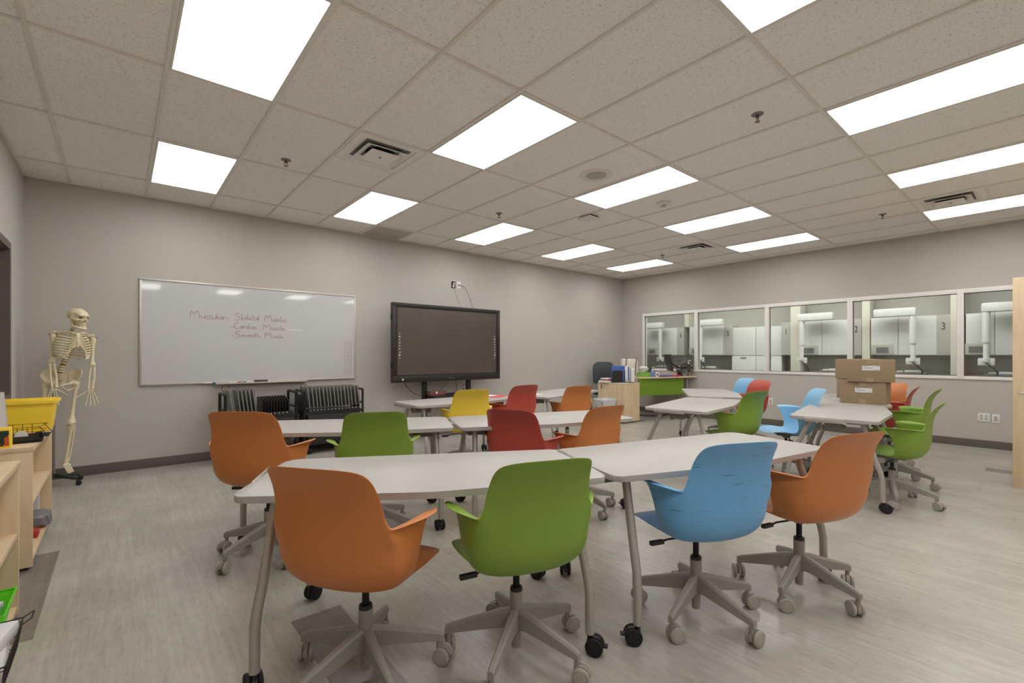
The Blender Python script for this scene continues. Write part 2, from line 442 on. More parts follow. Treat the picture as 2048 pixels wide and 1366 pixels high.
def diffuser(cx, cy, label):
    r = empty('air_diffuser', (cx, cy, HC), 0, label, 'air vent', 'square air diffusers in the ceiling')
    def frustum(a0, z0, a1, z1, t=.003):
        mb = MB(); vs = []; 
        for a, z in ((a0, z0), (a1, z1)): vs += [(-a, -a, z), (a, -a, z), (a, a, z), (-a, a, z)]
        mb._new(vs, [(i, (i + 1) % 4, 4 + (i + 1) % 4, 4 + i) for i in range(4)]); return mb
    p = MB(); o_, i_ = .292, .235
    p.bb(-o_, o_, i_, o_, -.002, .004).bb(-o_, o_, -o_, -i_, -.002, .004).bb(-o_, -i_, -i_, i_, -.002, .004).bb(i_, o_, -i_, i_, -.002, .004)
    p.build('border', 'grille', r)
    MB().bb(-.24, .24, -.24, .24, .0085, .0095).build('backing', 'mid_grey', r)
    MB().lathe([(.125, .006), (.125, .008)], n=28).build('duct_opening', 'dark_void', r)
    frustum(.235, .004, .20, .008).build('cone', 'grille', r)
    c = frustum(.185, -.022, .13, .004); c.bb(-.188, .188, -.188, -.182, -.024, -.019).bb(-.188, .188, .182, .188, -.024, -.019).bb(-.188, -.182, -.188, .188, -.024, -.019).bb(.182, .188, -.188, .188, -.024, -.019)
    c.build('cone', 'grille', r)
    MB().box((0, 0, -.028), (.25, .25, .004), bevel=.001).build('plate', 'grille', r)
    MB().lathe([(.012, -.0335), (.012, -.030)], n=12).build('screw', 'mid_grey', r)
diffuser(GX(-1) + .3048, GY(1) + .3048, 'square white air diffuser above the whiteboard end, left of the speaker')
diffuser(GX(8) + .3048, GY(1) + .3048, 'square white air diffuser near the far corner of the ceiling')
diffuser(GX(8) + .3048, GY(-2) + .9144, 'square white air diffuser between two light panels at far right')
r = empty('return_grille', (GX(1) + .3048, 6.29, HC), 0, 'grey perforated return air grille in ceiling beside whiteboard wall', 'air vent')
MB().bb(-.29, .29, -.29, .29, -.001, .006, .001).build('perforated_plate', 'perforated', r)
f = MB(); f.bb(-.3, .3, .28, .3, -.003, .004).bb(-.3, .3, -.3, -.28, -.003, .004).bb(-.3, -.28, -.28, .28, -.003, .004).bb(.28, .3, -.28, .28, -.003, .004).build('frame', 'grille', r)
r = empty('ceiling_speaker', (3.583, 2.951, HC + .010), 0, 'round flush speaker in the ceiling between light panels', 'speaker')
MB().lathe([(.165, 0), (.16, -.006), (.10, -.006), (.098, 0)], n=40).build('rim', 'grid_metal', r)
MB().lathe([(.097, 0), (.09, -.009)], n=36).build('mesh_cover', 'perforated', r)
r = empty('smoke_detector', (4.839, 2.975, HC + .010), 0, 'round white fire alarm strobe with red-black FIRE lettering on the ceiling', 'fire alarm')
r['label'] = 'round white ceiling fire alarm marked FIRE beside a light panel'
MB().lathe([(.085, 0), (.085, -.02), (.06, -.028)], n=32).build('body', 'white_plastic', r)
MB().lathe([(.022, -.028), (.022, -.045), (.012, -.05)], n=20).build('strobe', 'lab_grey', r)
text_part('lettering', 'FIRE', .034, 'black_plastic', r, (.045, .045, -.029), (R(180), 0, R(-40)))
r = empty('wireless_router', (4.576, 3.89, HC + .010), 0, 'flat white wireless access point fixed to ceiling with dark gap', 'router')
MB().box((0, 0, -.03), (.20, .20, .02), R(0), .008).build('body', 'white_plastic', r)
MB().box((0, 0, -.01), (.17, .17, .018)).build('mount', 'black_plastic', r)
def sprinkler(x, y, label):
    r = empty('sprinkler', (x, y, HC + .010), 0, label, 'sprinkler', 'fire sprinklers in the ceiling')
    MB().lathe([(.042, 0), (.04, -.005), (.025, -.008)], n=24).build('escutcheon', 'mid_grey', r)
    MB().cyl((0, 0, -.005), (0, 0, -.028), .012).build('body', 'dark_grey', r)
    a = MB()
    for sx in (-1, 1): a.tube([(.012 * sx, 0, -.025), (.016 * sx, 0, -.04), (.004 * sx, 0, -.055)], .003, 6)
    a.build('yoke', 'mid_grey', r)
    MB().lathe([(.017, -.055), (.018, -.059)], n=14).build('deflector', 'mid_grey', r)
sprinkler(1.155, 4.544, 'small fire sprinkler left of the air diffuser above the whiteboard')
sprinkler(3.624, 4.531, 'small fire sprinkler above the television screen')
sprinkler(3.585, 1.437, 'fire sprinkler in the ceiling, the nearest and largest in view')
sprinkler(7.338, 1.44, 'small fire sprinkler above the lab windows at right')
sprinkler(7.349, 4.549, 'small fire sprinkler beside the diffuser in the far corner')

# ------------------------------------------------------------------ casters
def caster_mb(rad, wd):
    """fork and hood around the origin of the stem (z=0 is the floor); wheels are separate"""
    tr = rad * .55
    f = MB()
    f.cyl((0, 0, rad * 1.35), (0, 0, rad * 2.5), rad * .30, 12)
    pts = []
    for k in range(9):
        a = R(200 - k * 24); pts.append((math.cos(a) * rad * .98 + tr, rad + math.sin(a) * rad * .98))
    poly = pts + [(tr + rad * .2, rad * .9), (tr - rad * .3, rad * .8)]
    w2 = wd * .15
    vs = [(x, -w2, z) for x, z in poly] + [(x, w2, z) for x, z in poly]; n = len(poly)
    f._new(vs, [tuple(range(n))[::-1], tuple(range(n, 2 * n))] + [(i, (i + 1) % n, n + (i + 1) % n, n + i) for i in range(n)])
    f.cyl((tr, -wd * .5, rad), (tr, wd * .5, rad), rad * .2, 10)
    return f
def wheel_mb(rad, wd, side):
    tr = rad * .55; c = side * wd * .36; h = wd * .16
    m = Matrix.Translation((tr, c, rad)) @ Matrix.Rotation(R(90), 4, 'X')
    return MB().lathe([(rad * .4, -h * 1.12), (rad * .74, -h), (rad * .78, -h * .72), (rad * .83, -h * .95), (rad * .97, -h * .7), (rad, -h * .3), (rad, h * .3), (rad * .97, h * .7), (rad * .83, h * .95), (rad * .78, h * .72), (rad * .74, h), (rad * .4, h * 1.12)], n=28, mtx=m)
def make_caster(parent, rad, wd, hood_m, wheel_m, brake=False):
    c = caster_mb(rad, wd).build('caster', hood_m, parent)
    for sd in (-1, 1): wheel_mb(rad, wd, sd).build('wheel', wheel_m, c)
    if brake:
        MB().box((rad * 1.75, 0, rad * 1.15), (rad * .5, wd * .45, rad * .22), 0, .002).build('brake_tab', hood_m, c)
    return c

# ------------------------------------------------------------------ swivel chair
def shell_mesh():
    rows = [[(0, .258, .430), (.09, .256, .430), (.178, .242, .433), (.236, .202, .444)],
            [(0, .16, .446), (.09, .16, .446), (.185, .155, .450), (.252, .12, .462)],
            [(0, .06, .425), (.09, .06, .425), (.18, .06, .434), (.246, .045, .458)],
            [(0, -.03, .420), (.09, -.03, .420), (.165, -.03, .424), (.214, -.03, .438)],
            [(0, -.12, .410), (.08, -.12, .411), (.15, -.12, .418), (.207, -.12, .434)],
            [(0, -.203, .434), (.08, -.200, .436), (.155, -.190, .445), (.224, -.163, .465)],
            [(0, -.244, .505), (.08, -.241, .505), (.165, -.227, .51), (.243, -.188, .525)],
            [(0, -.250, .57), (.08, -.248, .57), (.165, -.238, .575), (.246, -.20, .59)],
            [(0, -.252, .67), (.08, -.250, .67), (.155, -.242, .672), (.227, -.222, .676)],
            [(0, -.256, .715), (.08, -.254, .715), (.152, -.247, .715), (.219, -.230, .718)],
            [(0, -.265, .77), (.08, -.263, .77), (.15, -.257, .77), (.212, -.242, .77)],
            [(0, -.288, .83), (.08, -.286, .83), (.145, -.280, .83), (.205, -.266, .83)],
            [(0, -.345, .903), (.08, -.343, .903), (.14, -.336, .900), (.192, -.308, .884)]]
    bm = bmesh.new(); V = {}
    def v(p):
        k = tuple(round(c, 5) for c in p)
        if k not in V: V[k] = bm.verts.new(p)
        return V[k]
    for s in (1, -1):
        m = lambda p: (p[0] * s, p[1], p[2])
        G = [[v(m(p)) for p in r] for r in rows]
        for i in range(len(rows) - 1):
            for j in range(3):
                q = [G[i][j], G[i][j + 1], G[i + 1][j + 1], G[i + 1][j]]
                bm.faces.new(q if s > 0 else q[::-1])
        p0 = [G[3][3]] + [v(m(p)) for p in ((.247, -.050, .50), (.256, -.03, .60), (.262, .022, .676))]
        p1 = [G[4][3]] + [v(m(p)) for p in ((.250, -.115, .50), (.258, -.105, .60), (.262, -.085, .676))]
        p2 = [G[5][3], G[6][3], G[7][3], G[8][3]]
        for A, B in ((p0, p1), (p1, p2)):
            for j in range(3):
                q = [A[j], B[j], B[j + 1], A[j + 1]]
                bm.faces.new(q if s > 0 else q[::-1])
        q0, q1, q2 = v(m((.304, .020, .687))), v(m((.330, -.078, .691))), v(m((.272, -.180, .684)))
        for q in ([p0[3], p1[3], q1, q0], [p1[3], p2[3], q2, q1]):
            bm.faces.new(q if s > 0 else q[::-1])
    cr = bm.edges.layers.float.get('crease_edge') or bm.edges.layers.float.new('crease_edge')
    for s in (1, -1):
        P = [(.262 * s, .022, .676), (.262 * s, -.085, .676), (.227 * s, -.222, .676)]
        vv = [V[tuple(round(c, 5) for c in p)] for p in P]
        for a, b in zip(vv, vv[1:]):
            e = bm.edges.get((a, b))
            if e: e[cr] = .55
        for e in vv[2].link_edges: e[cr] = max(e[cr], .45)
    bmesh.ops.recalc_face_normals(bm, faces=bm.faces)
    me = bpy.data.meshes.new('shell'); bm.to_mesh(me); bm.free()
    o = bpy.data.objects.new('tmp', me); col.objects.link(o)
    so = o.modifiers.new('s', 'SOLIDIFY'); so.thickness = .009; so.offset = 0; so.use_even_offset = True
    sb = o.modifiers.new('b', 'SUBSURF'); sb.levels = 3; sb.render_levels = 3
    out = bpy.data.meshes.new_from_object(o.evaluated_get(bpy.context.evaluated_depsgraph_get()))
    bpy.data.objects.remove(o)
    for p in out.polygons: p.use_smooth = True
    return out
SHELL = shell_mesh(); SHELLS = {}
def shell_of(mt):
    if mt not in SHELLS:
        s = SHELL.copy(); s.materials.clear(); s.materials.append(M[mt]); SHELLS[mt] = s
    return SHELLS[mt]
def make_chair():
    r = empty('swivel_chair', (0, 0, 0))
    o = bpy.data.objects.new('shell', shell_of('chair_orange')); col.objects.link(o); o.parent = r
    p = MB(); p.prism([(-.07, -.10), (.07, -.10), (.07, .1), (-.07, .1)], .395, .412, .006); p.lathe([(.022, .362), (.030, .368), (.062, .400), (.062, .408)], n=24)
    p.build('seat_plate', 'mid_grey', r)
    l = MB(); l.tube([(-.03, -.02, .392), (-.15, .01, .378), (-.17, .012, .372)], .005, 8)
    l.box((-.205, .016, .366), (.075, .022, .020), R(6), .004); l.build('height_lever', 'black_plastic', r)
    MB().cyl((0, 0, .20), (0, 0, .37), .014).build('gas_column', 'gas_black', r)
    b = MB()
    b.lathe([(.019, .035), (.021, .12), (.026, .16), (.0275, .27), (.026, .272)], n=28)
    prof = [(.018, .118, .200, .018), (.06, .122, .194, .018), (.285, .092, .128, .0125), (.302, .088, .118, .0115)]
    for k in range(5):
        a = R(72 * k); cs, sn = math.cos(a), math.sin(a); rings = []
        for (d, zb, zt, hw) in prof:
            sec = [(-hw, zb), (hw, zb), (hw * 1.0, zt - hw * .6), (hw * .55, zt), (-hw * .55, zt), (-hw, zt - hw * .6)]
            rings.append([b.bm.verts.new((d * cs - y * sn, d * sn + y * cs, z)) for y, z in sec])
        for A, B in zip(rings, rings[1:]):
            for j in range(6): b.bm.faces.new((A[j], A[(j + 1) % 6], B[(j + 1) % 6], B[j]))
        b.bm.faces.new(rings[0][::-1]); b.bm.faces.new(rings[-1])
    b.build('star_base', 'chair_base', r)
    cl = MB(); cl.lathe([(.026, .2715), (.0265, .282), (.0235, .288), (.0145, .288)], n=24); cl.build('collar', 'black_plastic', r)
    for k in range(5): make_caster(r, .0355, .056, 'chair_base', 'chair_wheel')
    return r
def place_chair(r, x, y, face, phase, mt, dz, label, swivel=None):
    """face: world angle the sitter looks towards; phase: world angle of one arm of the base"""
    r.location = (x, y, 0); r.rotation_euler.z = R(face - 90)
    k = 0
    for c in kids(r):
        n = c.name.split('.')[0]
        if n == 'shell': c.data = shell_of(mt)
        if n in ('shell', 'seat_plate', 'height_lever'): c.location.z = dz
        if n == 'gas_column': c.location.z = dz * .5
        if n == 'star_base': c.rotation_euler.z = R(phase - face + 90)
        if n == 'caster':
            a = R(phase - face + 90 + 72 * k); c.location = (.288 * math.cos(a), .288 * math.sin(a), 0)
            c.rotation_euler.z = random.uniform(0, 6.28) if swivel is None else R(swivel[k] - face + 90); k += 1
    tag(r, label, 'chair', 'swivel chairs around the tables')
proto = make_chair()
CH = [
 (.738, 1.761, 35.4, 50, 'chair_orange', .0, 'orange swivel chair in the left foreground, back to the camera', (150, 60, 200, 200, 300)),
 (1.281, 1.485, 70.6, 67, 'chair_green', -.008, 'green swivel chair in the centre foreground beside the orange one', (110, 70, 150, 300, 340)),
 (2.144, 1.145, 64.7, 44, 'chair_blue_scuffed', .0, 'blue swivel chair with dark scuff marks on its back', (60, 330, 330, 350, 330)),
 (2.790, .905, 68.8, 39, 'chair_orange', .0, 'orange swivel chair right of the scuffed blue chair', (20, 40, 300, 50, 200)),
 (.728, 3.265, 49, 62, 'chair_orange', .045, 'orange swivel chair by the left end of second table row, near shelves', (200, 220, 230, 240, 20)),
 (1.38, 3.14, 68, 21, 'chair_green', .0, 'green swivel chair in front of the laptop carts', None),
 (2.40, 2.658, 24.4, 30, 'chair_red', -.02, 'red swivel chair in the middle, tucked behind the front tables', None),
 (2.875, 2.533, 84.5, 46, 'chair_orange', -.02, 'orange swivel chair right beside the red one in second table row', (0, 0, 0, 80, 80)),
 (2.95, 4.33, 74.6, 20, 'chair_yellow', .0, 'yellow swivel chair below the television screen', None),
 (3.55, 4.24, 88, 50, 'chair_red', .025, 'red swivel chair right of the yellow chair in the rear table row', None),
 (4.60, 4.28, 74, 10, 'chair_orange', -.03, 'orange swivel chair left of the trash can', None),
 (4.875, 2.233, 80, 33, 'chair_green', .01, 'green swivel chair at the table in front of the teacher desk', None),
 (6.80, 2.92, 153, 15, 'chair_red', .0, 'red swivel chair near the wall outlet, in front of pale blue chair', None),
 (7.28, 3.35, 148, 40, 'chair_blue', .0, 'pale blue swivel chair mostly hidden behind a red chair by window wall', None),
 (5.47, 1.90, 125, 50, 'chair_blue', .01, 'pale blue swivel chair turned away from the table with cardboard boxes', None),
 (5.10, .935, 93, 52, 'chair_green', -.02, 'green swivel chair nearest the camera at the table with boxes', (0, 60, 120, 240, 20)),
 (5.86, 1.05, 92, 44, 'chair_green', .05, 'green swivel chair just behind the other green one, right of boxes', None),
 (7.02, 1.38, 95, 30, 'chair_red', .0, 'red swivel chair partly hidden behind two green chairs', None),
 (7.52, 1.56, 150, 10, 'chair_orange', .0, 'orange swivel chair right behind the cardboard boxes near window wall', None)]
for k, (x, y, fc, ph, mt, dz, lb, sw) in enumerate(CH):
    place_chair(proto if k == 0 else copy_tree(proto), x, y, fc, ph, mt, dz, lb, sw)

# ------------------------------------------------------------------ tables
def make_table():
    r = empty('classroom_table', (0, 0, 0))
    poly = rounded([(-.752, 0), (0, -.078), (.752, 0), (.712, .622), (-.712, .622)], [.055, .5, .055, .07, .07])
    MB().prism(poly, .708, .735, .003).build('tabletop', 'table_white', r)
    for sx in (-1, 1):
        MB().tube([(.615 * sx, .11, .708), (.640 * sx, .02, .40), (.650 * sx, -.012, .31), (.655 * sx, -.022, .25), (.655 * sx, -.025, .085)], .0195, 16).build('leg', 'leg_silver', r)
        MB().tube([(.590 * sx, .47, .708), (.605 * sx, .60, .40), (.610 * sx, .632, .31), (.612 * sx, .643, .25), (.612 * sx, .645, .085)], .0195, 16).build('leg', 'leg_silver', r)
        f = MB().bb(.575 * sx, .625 * sx, .08, .50, .685, .708, .004)
        f.build('leg_bracket', 'mid_grey', r)
        ch = MB().box((.728 * sx, .33, .702), (.05, .25, .012), 0, .003)
        ch.box((.752 * sx, .36, .716), (.013, .27, .030), -.065 * sx, .003); ch.build('dock_channel', 'alu', r)
        u = MB().box((.53 * sx, .31, .655), (.20, .12, .05), 0, .008); u.cyl((.47 * sx, .25, .625), (.47 * sx, .25, .655), .02); u.cyl((.59 * sx, .37, .62), (.59 * sx, .37, .655), .02)
        u.build('dock_box', 'mid_grey', r)
    MB().bb(-.575, .575, .27, .31, .68, .708, .004).build('crossbar', 'mid_grey', r)
    for (x, y) in ((-.655, -.025), (.655, -.025), (-.612, .645), (.612, .645)):
        c = make_caster(r, .038, .058, 'black_plastic', 'black_rubber', True); c.location = (x, y, 0)
    return r
TB = [(.965, 1.632, -29.5, 'white table in the left foreground with orange and green chairs', (120, -30, 60, 130)),
 (2.37, 1.045, -15.2, 'white table in the front row with the scuffed blue chair', (150, 20, 60, 45)),
 (1.212, 3.227, -30, 'white table in front of the laptop carts', None),
 (2.60, 2.555, -20, 'white table in the second row behind the red chair', None),
 (3.10, 4.30, 1, 'white table below the television with a red paper on it', None),
 (4.80, 4.30, 14.5, 'white table in the rear row left of the trash can', None),
 (4.88, 2.27, 12, 'white table nearer the camera of the pair before the teacher desk', None),
 (6.525, 2.949, 33.4, 'white table farther from the camera of the pair before the teacher desk', None),
 (5.304, 1.046, 9.5, 'white table in front of the cardboard boxes, two green chairs at it', (300, 20, 60, 90)),
 (6.806, 1.383, 21, 'white table carrying the cardboard boxes', None)]
tproto = make_table()
for k, (x, y, a, lb, sw) in enumerate(TB):
    t = tproto if k == 0 else copy_tree(tproto)
    t.location = (x, y, 0); t.rotation_euler.z = R(a)
    tag(t, lb, 'table', 'white wheeled classroom tables')
    q = 0
    for c in kids(t):
        if c.name.startswith('caster'):
            c.rotation_euler.z = random.uniform(0, 6.28) if sw is None else R(sw[q]); q += 1

# ------------------------------------------------------------------ whiteboard with handwriting
wb = empty('whiteboard', (.165, YB, .92), 0, 'large wall whiteboard with red handwriting about muscles', 'whiteboard')
MB().bb(.015, 2.425, -.018, -.004, .015, 1.185).build('writing_surface', 'white_board', wb)
f = MB()
for a in ((0, 2.44, -.024, 0, 0, .022), (0, 2.44, -.024, 0, 1.178, 1.2), (0, .022, -.024, 0, .022, 1.178), (2.418, 2.44, -.024, 0, .022, 1.178)): f.bb(*a, .004)
f.build('frame', 'alu', wb)
MB().bb(.71, 1.76, -.085, -.02, -.012, 0, .003).bb(.71, 1.76, -.088, -.082, -.012, .006, .002).build('pen_tray', 'alu', wb)
HW = {  # single-line handwriting, unit height 1, (width, strokes)
 'M': (1.15, [[(0, -.02), (.04, .75), (.10, .95), (.22, .8), (.45, .42), (.52, .62), (.68, .98), (.82, .92), (.92, .4), (1.0, -.02)]]),
 'u': (.42, [[(0, .42), (.02, .12), (.12, 0), (.28, .1), (.34, .4)], [(.34, .4), (.36, .08), (.42, .02)]]),
 's': (.36, [[(.30, .40), (.12, .42), (.08, .28), (.26, .18), (.26, .02), (.02, .0)]]),
 'c': (.36, [[(.30, .38), (.14, .42), (.03, .22), (.10, .02), (.34, .03)]]),
 'l': (.22, [[(.06, .82), (.05, .10), (.18, .0)]]),
 'a': (.44, [[(.32, .38), (.12, .40), (.03, .16), (.14, 0), (.30, .14), (.33, .40), (.34, .06), (.42, .0)]]),
 'r': (.34, [[(.03, .42), (.05, 0)], [(.05, .22), (.16, .40), (.32, .36)]]),
 '-': (.40, [[(.05, .2), (.30, .22)]]),
 'S': (.78, [[(.66, .82), (.36, .98), (.10, .84), (.14, .62), (.58, .36), (.62, .08), (.30, -.1), (.08, .0)]]),
 'k': (.40, [[(.04, .85), (.07, 0)], [(.32, .42), (.08, .2), (.36, .0)]]),
 'e': (.36, [[(.05, .2), (.28, .24), (.22, .42), (.06, .34), (.06, .06), (.32, .02)]]),
 't': (.34, [[(.14, .75), (.14, .06), (.26, .0)], [(.0, .46), (.28, .48)]]),
 'C': (.80, [[(.62, .84), (.36, .98), (.10, .7), (.08, .2), (.28, .0), (.70, .04)]]),
 'd': (.44, [[(.30, .36), (.10, .38), (.04, .1), (.20, 0), (.34, .2)], [(.35, .85), (.36, .0)]]),
 'i': (.20, [[(.06, .38), (.07, .0), (.16, .0)], [(.06, .58), (.07, .60)]]),
 'm': (.62, [[(.03, .38), (.05, 0)], [(.05, .24), (.18, .40), (.26, .3), (.27, .02)], [(.27, .26), (.42, .40), (.5, .3), (.56, 0)]]),
 'o': (.42, [[(.20, .40), (.05, .26), (.08, .04), (.28, .04), (.34, .26), (.20, .40), (.40, .36)]]),
 'h': (.42, [[(.05, .80), (.06, 0)], [(.06, .24), (.22, .40), (.32, .28), (.36, .0)]]),
}
def write(s, x0, x1, z, h, slope=0.):
    ink = MB(); tot = sum(HW[c][0] for c in s); k = (x1 - x0) / tot; cx = x0
    for c in s:
        wd, st = HW[c]
        for pl in st:
            pts = []
            for (a, b) in pl:
                X = cx + a * k; pts.append((X - .165, -.0195, z - .92 + slope * (X - x0) + b * h))
            ink.tube(pts, .0019, 5)
        cx += wd * k
    ink.build('handwriting', 'ink_red', wb)
write('Muscular-', .63, 1.035, 1.700, .092, -.02)
write('Skeletal', 1.085, 1.365, 1.703, .085)
write('Muscles', 1.425, 1.68, 1.700, .082, -.03)
write('-Cardiac', 1.04, 1.335, 1.592, .078)
write('Muscle', 1.40, 1.655, 1.588, .070, -.01)
write('-Smooth', 1.045, 1.372, 1.486, .075)
write('Muscle', 1.42, 1.64, 1.484, .066, -.02)
MB().bb(1.52, 1.72, -.0188, -.0181, .672, .680).build('smear', 'ink_smear', wb)
fn = MB()
for c in range(4):
    z = 1.46
    while z > .975:
        l = random.uniform(.006, .011)
        if not (1.22 < z < 1.235 or 1.09 < z < 1.10): fn.bb(2.435 + c * .033 - .165, 2.435 + c * .033 + .019 + random.uniform(-.006, .004) - .165, -.0188, -.0181, z - .92 - .004, z - .92)
        z -= .0125
fn.build('faint_list', 'ink_faint', wb)
def marker(x, mt, label):
    r = empty('marker', (x, YB - .052, .9205 + .004), 0, label, 'marker', 'dry-erase markers')
    MB().cyl((0, 0, .004), (.085, 0, .004), .007, 12).build('barrel', 'white_plastic', r)
    MB().cyl((.085, 0, .004), (.125, 0, .004), .0078, 12).build('cap', mt, r)
marker(.76, 'blue_binder', 'white marker with blue cap in the whiteboard tray')
marker(1.025, 'red_plastic', 'white marker with red cap in the whiteboard tray')
marker(1.24, 'green_bin', 'white marker with green cap in the whiteboard tray')
M['green_cap'] = mat('green_cap', srgb(40, 120, 80), .5)
for o in kids(bpy.data.objects['marker.002']):
    if o.name.startswith('cap'): o.data.materials[0] = M['green_cap']
bpy.data.objects['marker.002'].rotation_euler.z = R(180); bpy.data.objects['marker.002'].location.x = 1.29
er = empty('board_eraser', (1.37, YB - .052, .92), 0, 'dark grey felt eraser lying in the whiteboard tray', 'eraser')
MB().box((0, 0, .022), (.15, .045, .018), 0, .004).build('grip', 'dark_grey', er)
MB().box((0, 0, .0065), (.145, .042, .013), 0).build('felt', 'black_rubber', er)

# ------------------------------------------------------------------ interactive television on its stand
TX0, TX1, TY, TZ0, TZ1 = 3.0, 4.98, 6.2, .858, 2.028
tv = empty('television', ((TX0 + TX1) / 2, TY, TZ0), 0, 'large dark interactive display with white icons along both sides', 'television')
hw = (TX1 - TX0) / 2; hh = TZ1 - TZ0
f = MB(); f.bb(-hw, hw, 0, .07, 0, .095, .004).bb(-hw, hw, 0, .07, hh - .05, hh, .004).bb(-hw, -hw + .06, 0, .07, .095, hh - .05, .004).bb(hw - .06, hw, 0, .07, .095, hh - .05, .004)
f.build('bezel', 'bezel', tv)
MB().bb(-hw + .02, hw - .02, .02, .068, .03, hh - .02).build('back_panel', 'black_plastic', tv)
MB().bb(-hw + .06, hw - .06, .008, .02, .095, hh - .05).build('screen', 'screen_black', tv)
q = MB(); q.bb(-hw + .06, hw - .06, .006, .0075, .095, .112).bb(-hw + .06, hw - .06, .006, .0075, hh - .067, hh - .05).bb(-hw + .06, -hw + .078, .006, .0075, .112, hh - .067).bb(hw - .078, hw - .06, .006, .0075, .112, hh - .067)
q.build('screen_border', 'black_rubber', tv)
ic = MB()
for sx in (-1, 1):
    cx = sx * (hw - .112); y0 = .0045
    for k in range(9):
        z = .36 + .045 * k
        if k in (0, 8): ic.bb(cx - .014, cx + .014, y0, y0 + .002, z - .002, z + .002)
        elif k in (1, 7): ic.tube([(cx + .011 * math.cos(R(a)), y0, z + .011 * math.sin(R(a))) for a in range(0, 360, 30)], .003, 6, closed=True)
        elif k in (3, 4): ic.cyl((cx, y0 - .001, z), (cx, y0 + .002, z), .008, 12)
        elif k == 2: ic.tube([(cx - .010, y0, z - .008), (cx + .010, y0, z - .008), (cx + .010, y0, z + .008)], .003, 6)
        else: ic.tube([(cx - .011, y0, z - .010), (cx, y0, z + .010), (cx + .011, y0, z - .010)], .0028, 6)
ic.build('icons', 'icon_white', tv)
MB().bb(-.06, .06, -.001, .001, .045, .049).build('maker_mark', 'mid_grey', tv)
MB().cyl((-hw + .16, -.002, .045), (-hw + .16, .004, .045), .014, 12).build('power_button', 'white_plastic', tv)
for sx, z in ((-1, hh * .82), (-1, hh * .22), (1, hh * .5)):
    MB().bb(sx * (hw + .012), sx * (hw - .002), .02, .05, z - .045, z + .045, .003).build('side_clip', 'black_plastic', tv)
st = empty('television_stand', ((TX0 + TX1) / 2, TY + .11, 0), 0, 'black steel wheeled stand with shelf under the interactive display', 'stand')
for sx in (-.41, .41): MB().bb(sx - .035, sx + .035, -.02, .03, .10, 1.6, .003).build('column', 'black_metal', st)
for sx in (-.41, .41): MB().bb(sx - .04, sx + .04, -.36, .24, .075, .125, .004).build('foot', 'black_metal', st)
MB().bb(-.45, .45, -.02, .03, .10, .14).build('crossbar', 'black_metal', st)
MB().bb(-.40, .40, -.28, .0, .62, .645, .003).bb(-.375, .375, -.27, 0, .60, .62).build('shelf', 'black_metal', st)
for sx in (-.41, .41):
    for y in (-.33, .2): c = make_caster(st, .032, .04, 'black_plastic', 'black_rubber'); c.location = (sx, y, 0)
MB().tube([(-.34, -.03, .3), (-.34, -.2, .3), (.3, -.2, .3)], .02, 8).build('brace', 'black_metal', st)
tx = (TX0 + TX1) / 2
r = empty('document_camera_box', (tx - .26, TY - .03, .645), R(-4), 'small grey and red carton on the shelf under the display', 'box')
MB().bb(-.15, .13, -.05, .05, 0, .075, .002).build('carton', 'dark_grey', r)
MB().bb(-.152, .132, -.052, .052, .02, .036).bb(-.06, -.03, -.052, .052, 0, .086).build('red_band', 'red_plastic', r)
MB().lathe([(.018, 0), (.018, .003)], n=16, mtx=Matrix.Translation((-.045, -.053, .045)) @ Matrix.Rotation(R(90), 4, 'X')).build('emblem', 'white_plastic', r)
r = empty('keyboard', (tx + .03, TY - .05, .645), R(3), 'black keyboard lying on the shelf under the display', 'keyboard')
MB().bb(-.20, .20, -.07, .07, 0, .018, .003).build('body', 'black_plastic', r)
k = MB()
for a in range(14):
    for b_ in range(4): k.box((-.18 + a * .0277, -.045 + b_ * .03, .022), (.022, .022, .008))
k.build('keys', 'black_rubber', r)
def cable(name, pts, label, mt='black_rubber', rad=.004):
    # smooth the polyline
    P = [Vector(p) for p in pts]
    for _ in range(2):
        Q = [P[0]]
        for a, c in zip(P, P[1:]): Q += [a * .75 + c * .25, a * .25 + c * .75]
        P = Q + [P[-1]]
    return tag(MB().tube(P, rad, 6).build(name, mt, loc=pts[0]), label, 'cable')
cable('cable', [(3.2, 6.24, .87), (3.25, 6.24, .78), (3.38, 6.25, .67), (3.55, 6.26, .64)], 'black cable drooping from the lower left of the display')
cable('cable', [(3.95, 6.24, .87), (3.93, 6.22, .82), (3.82, 6.2, .74), (3.76, 6.18, .69)], 'black cable slanting from display down to the red carton')
cable('cable', [(4.1, 6.24, .87), (4.12, 6.24, .80), (4.11, 6.22, .72), (4.07, 6.2, .67)], 'thin black cable hanging straight below the middle of the display')
cable('cable', [(4.33, 6.24, .87), (4.38, 6.23, .83), (4.30, 6.22, .80), (4.20, 6.22, .77), (4.24, 6.2, .69), (4.36, 6.2, .70), (4.37, 6.2, .77), (4.30, 6.21, .80)], 'black cable coiled in a ring under the display')

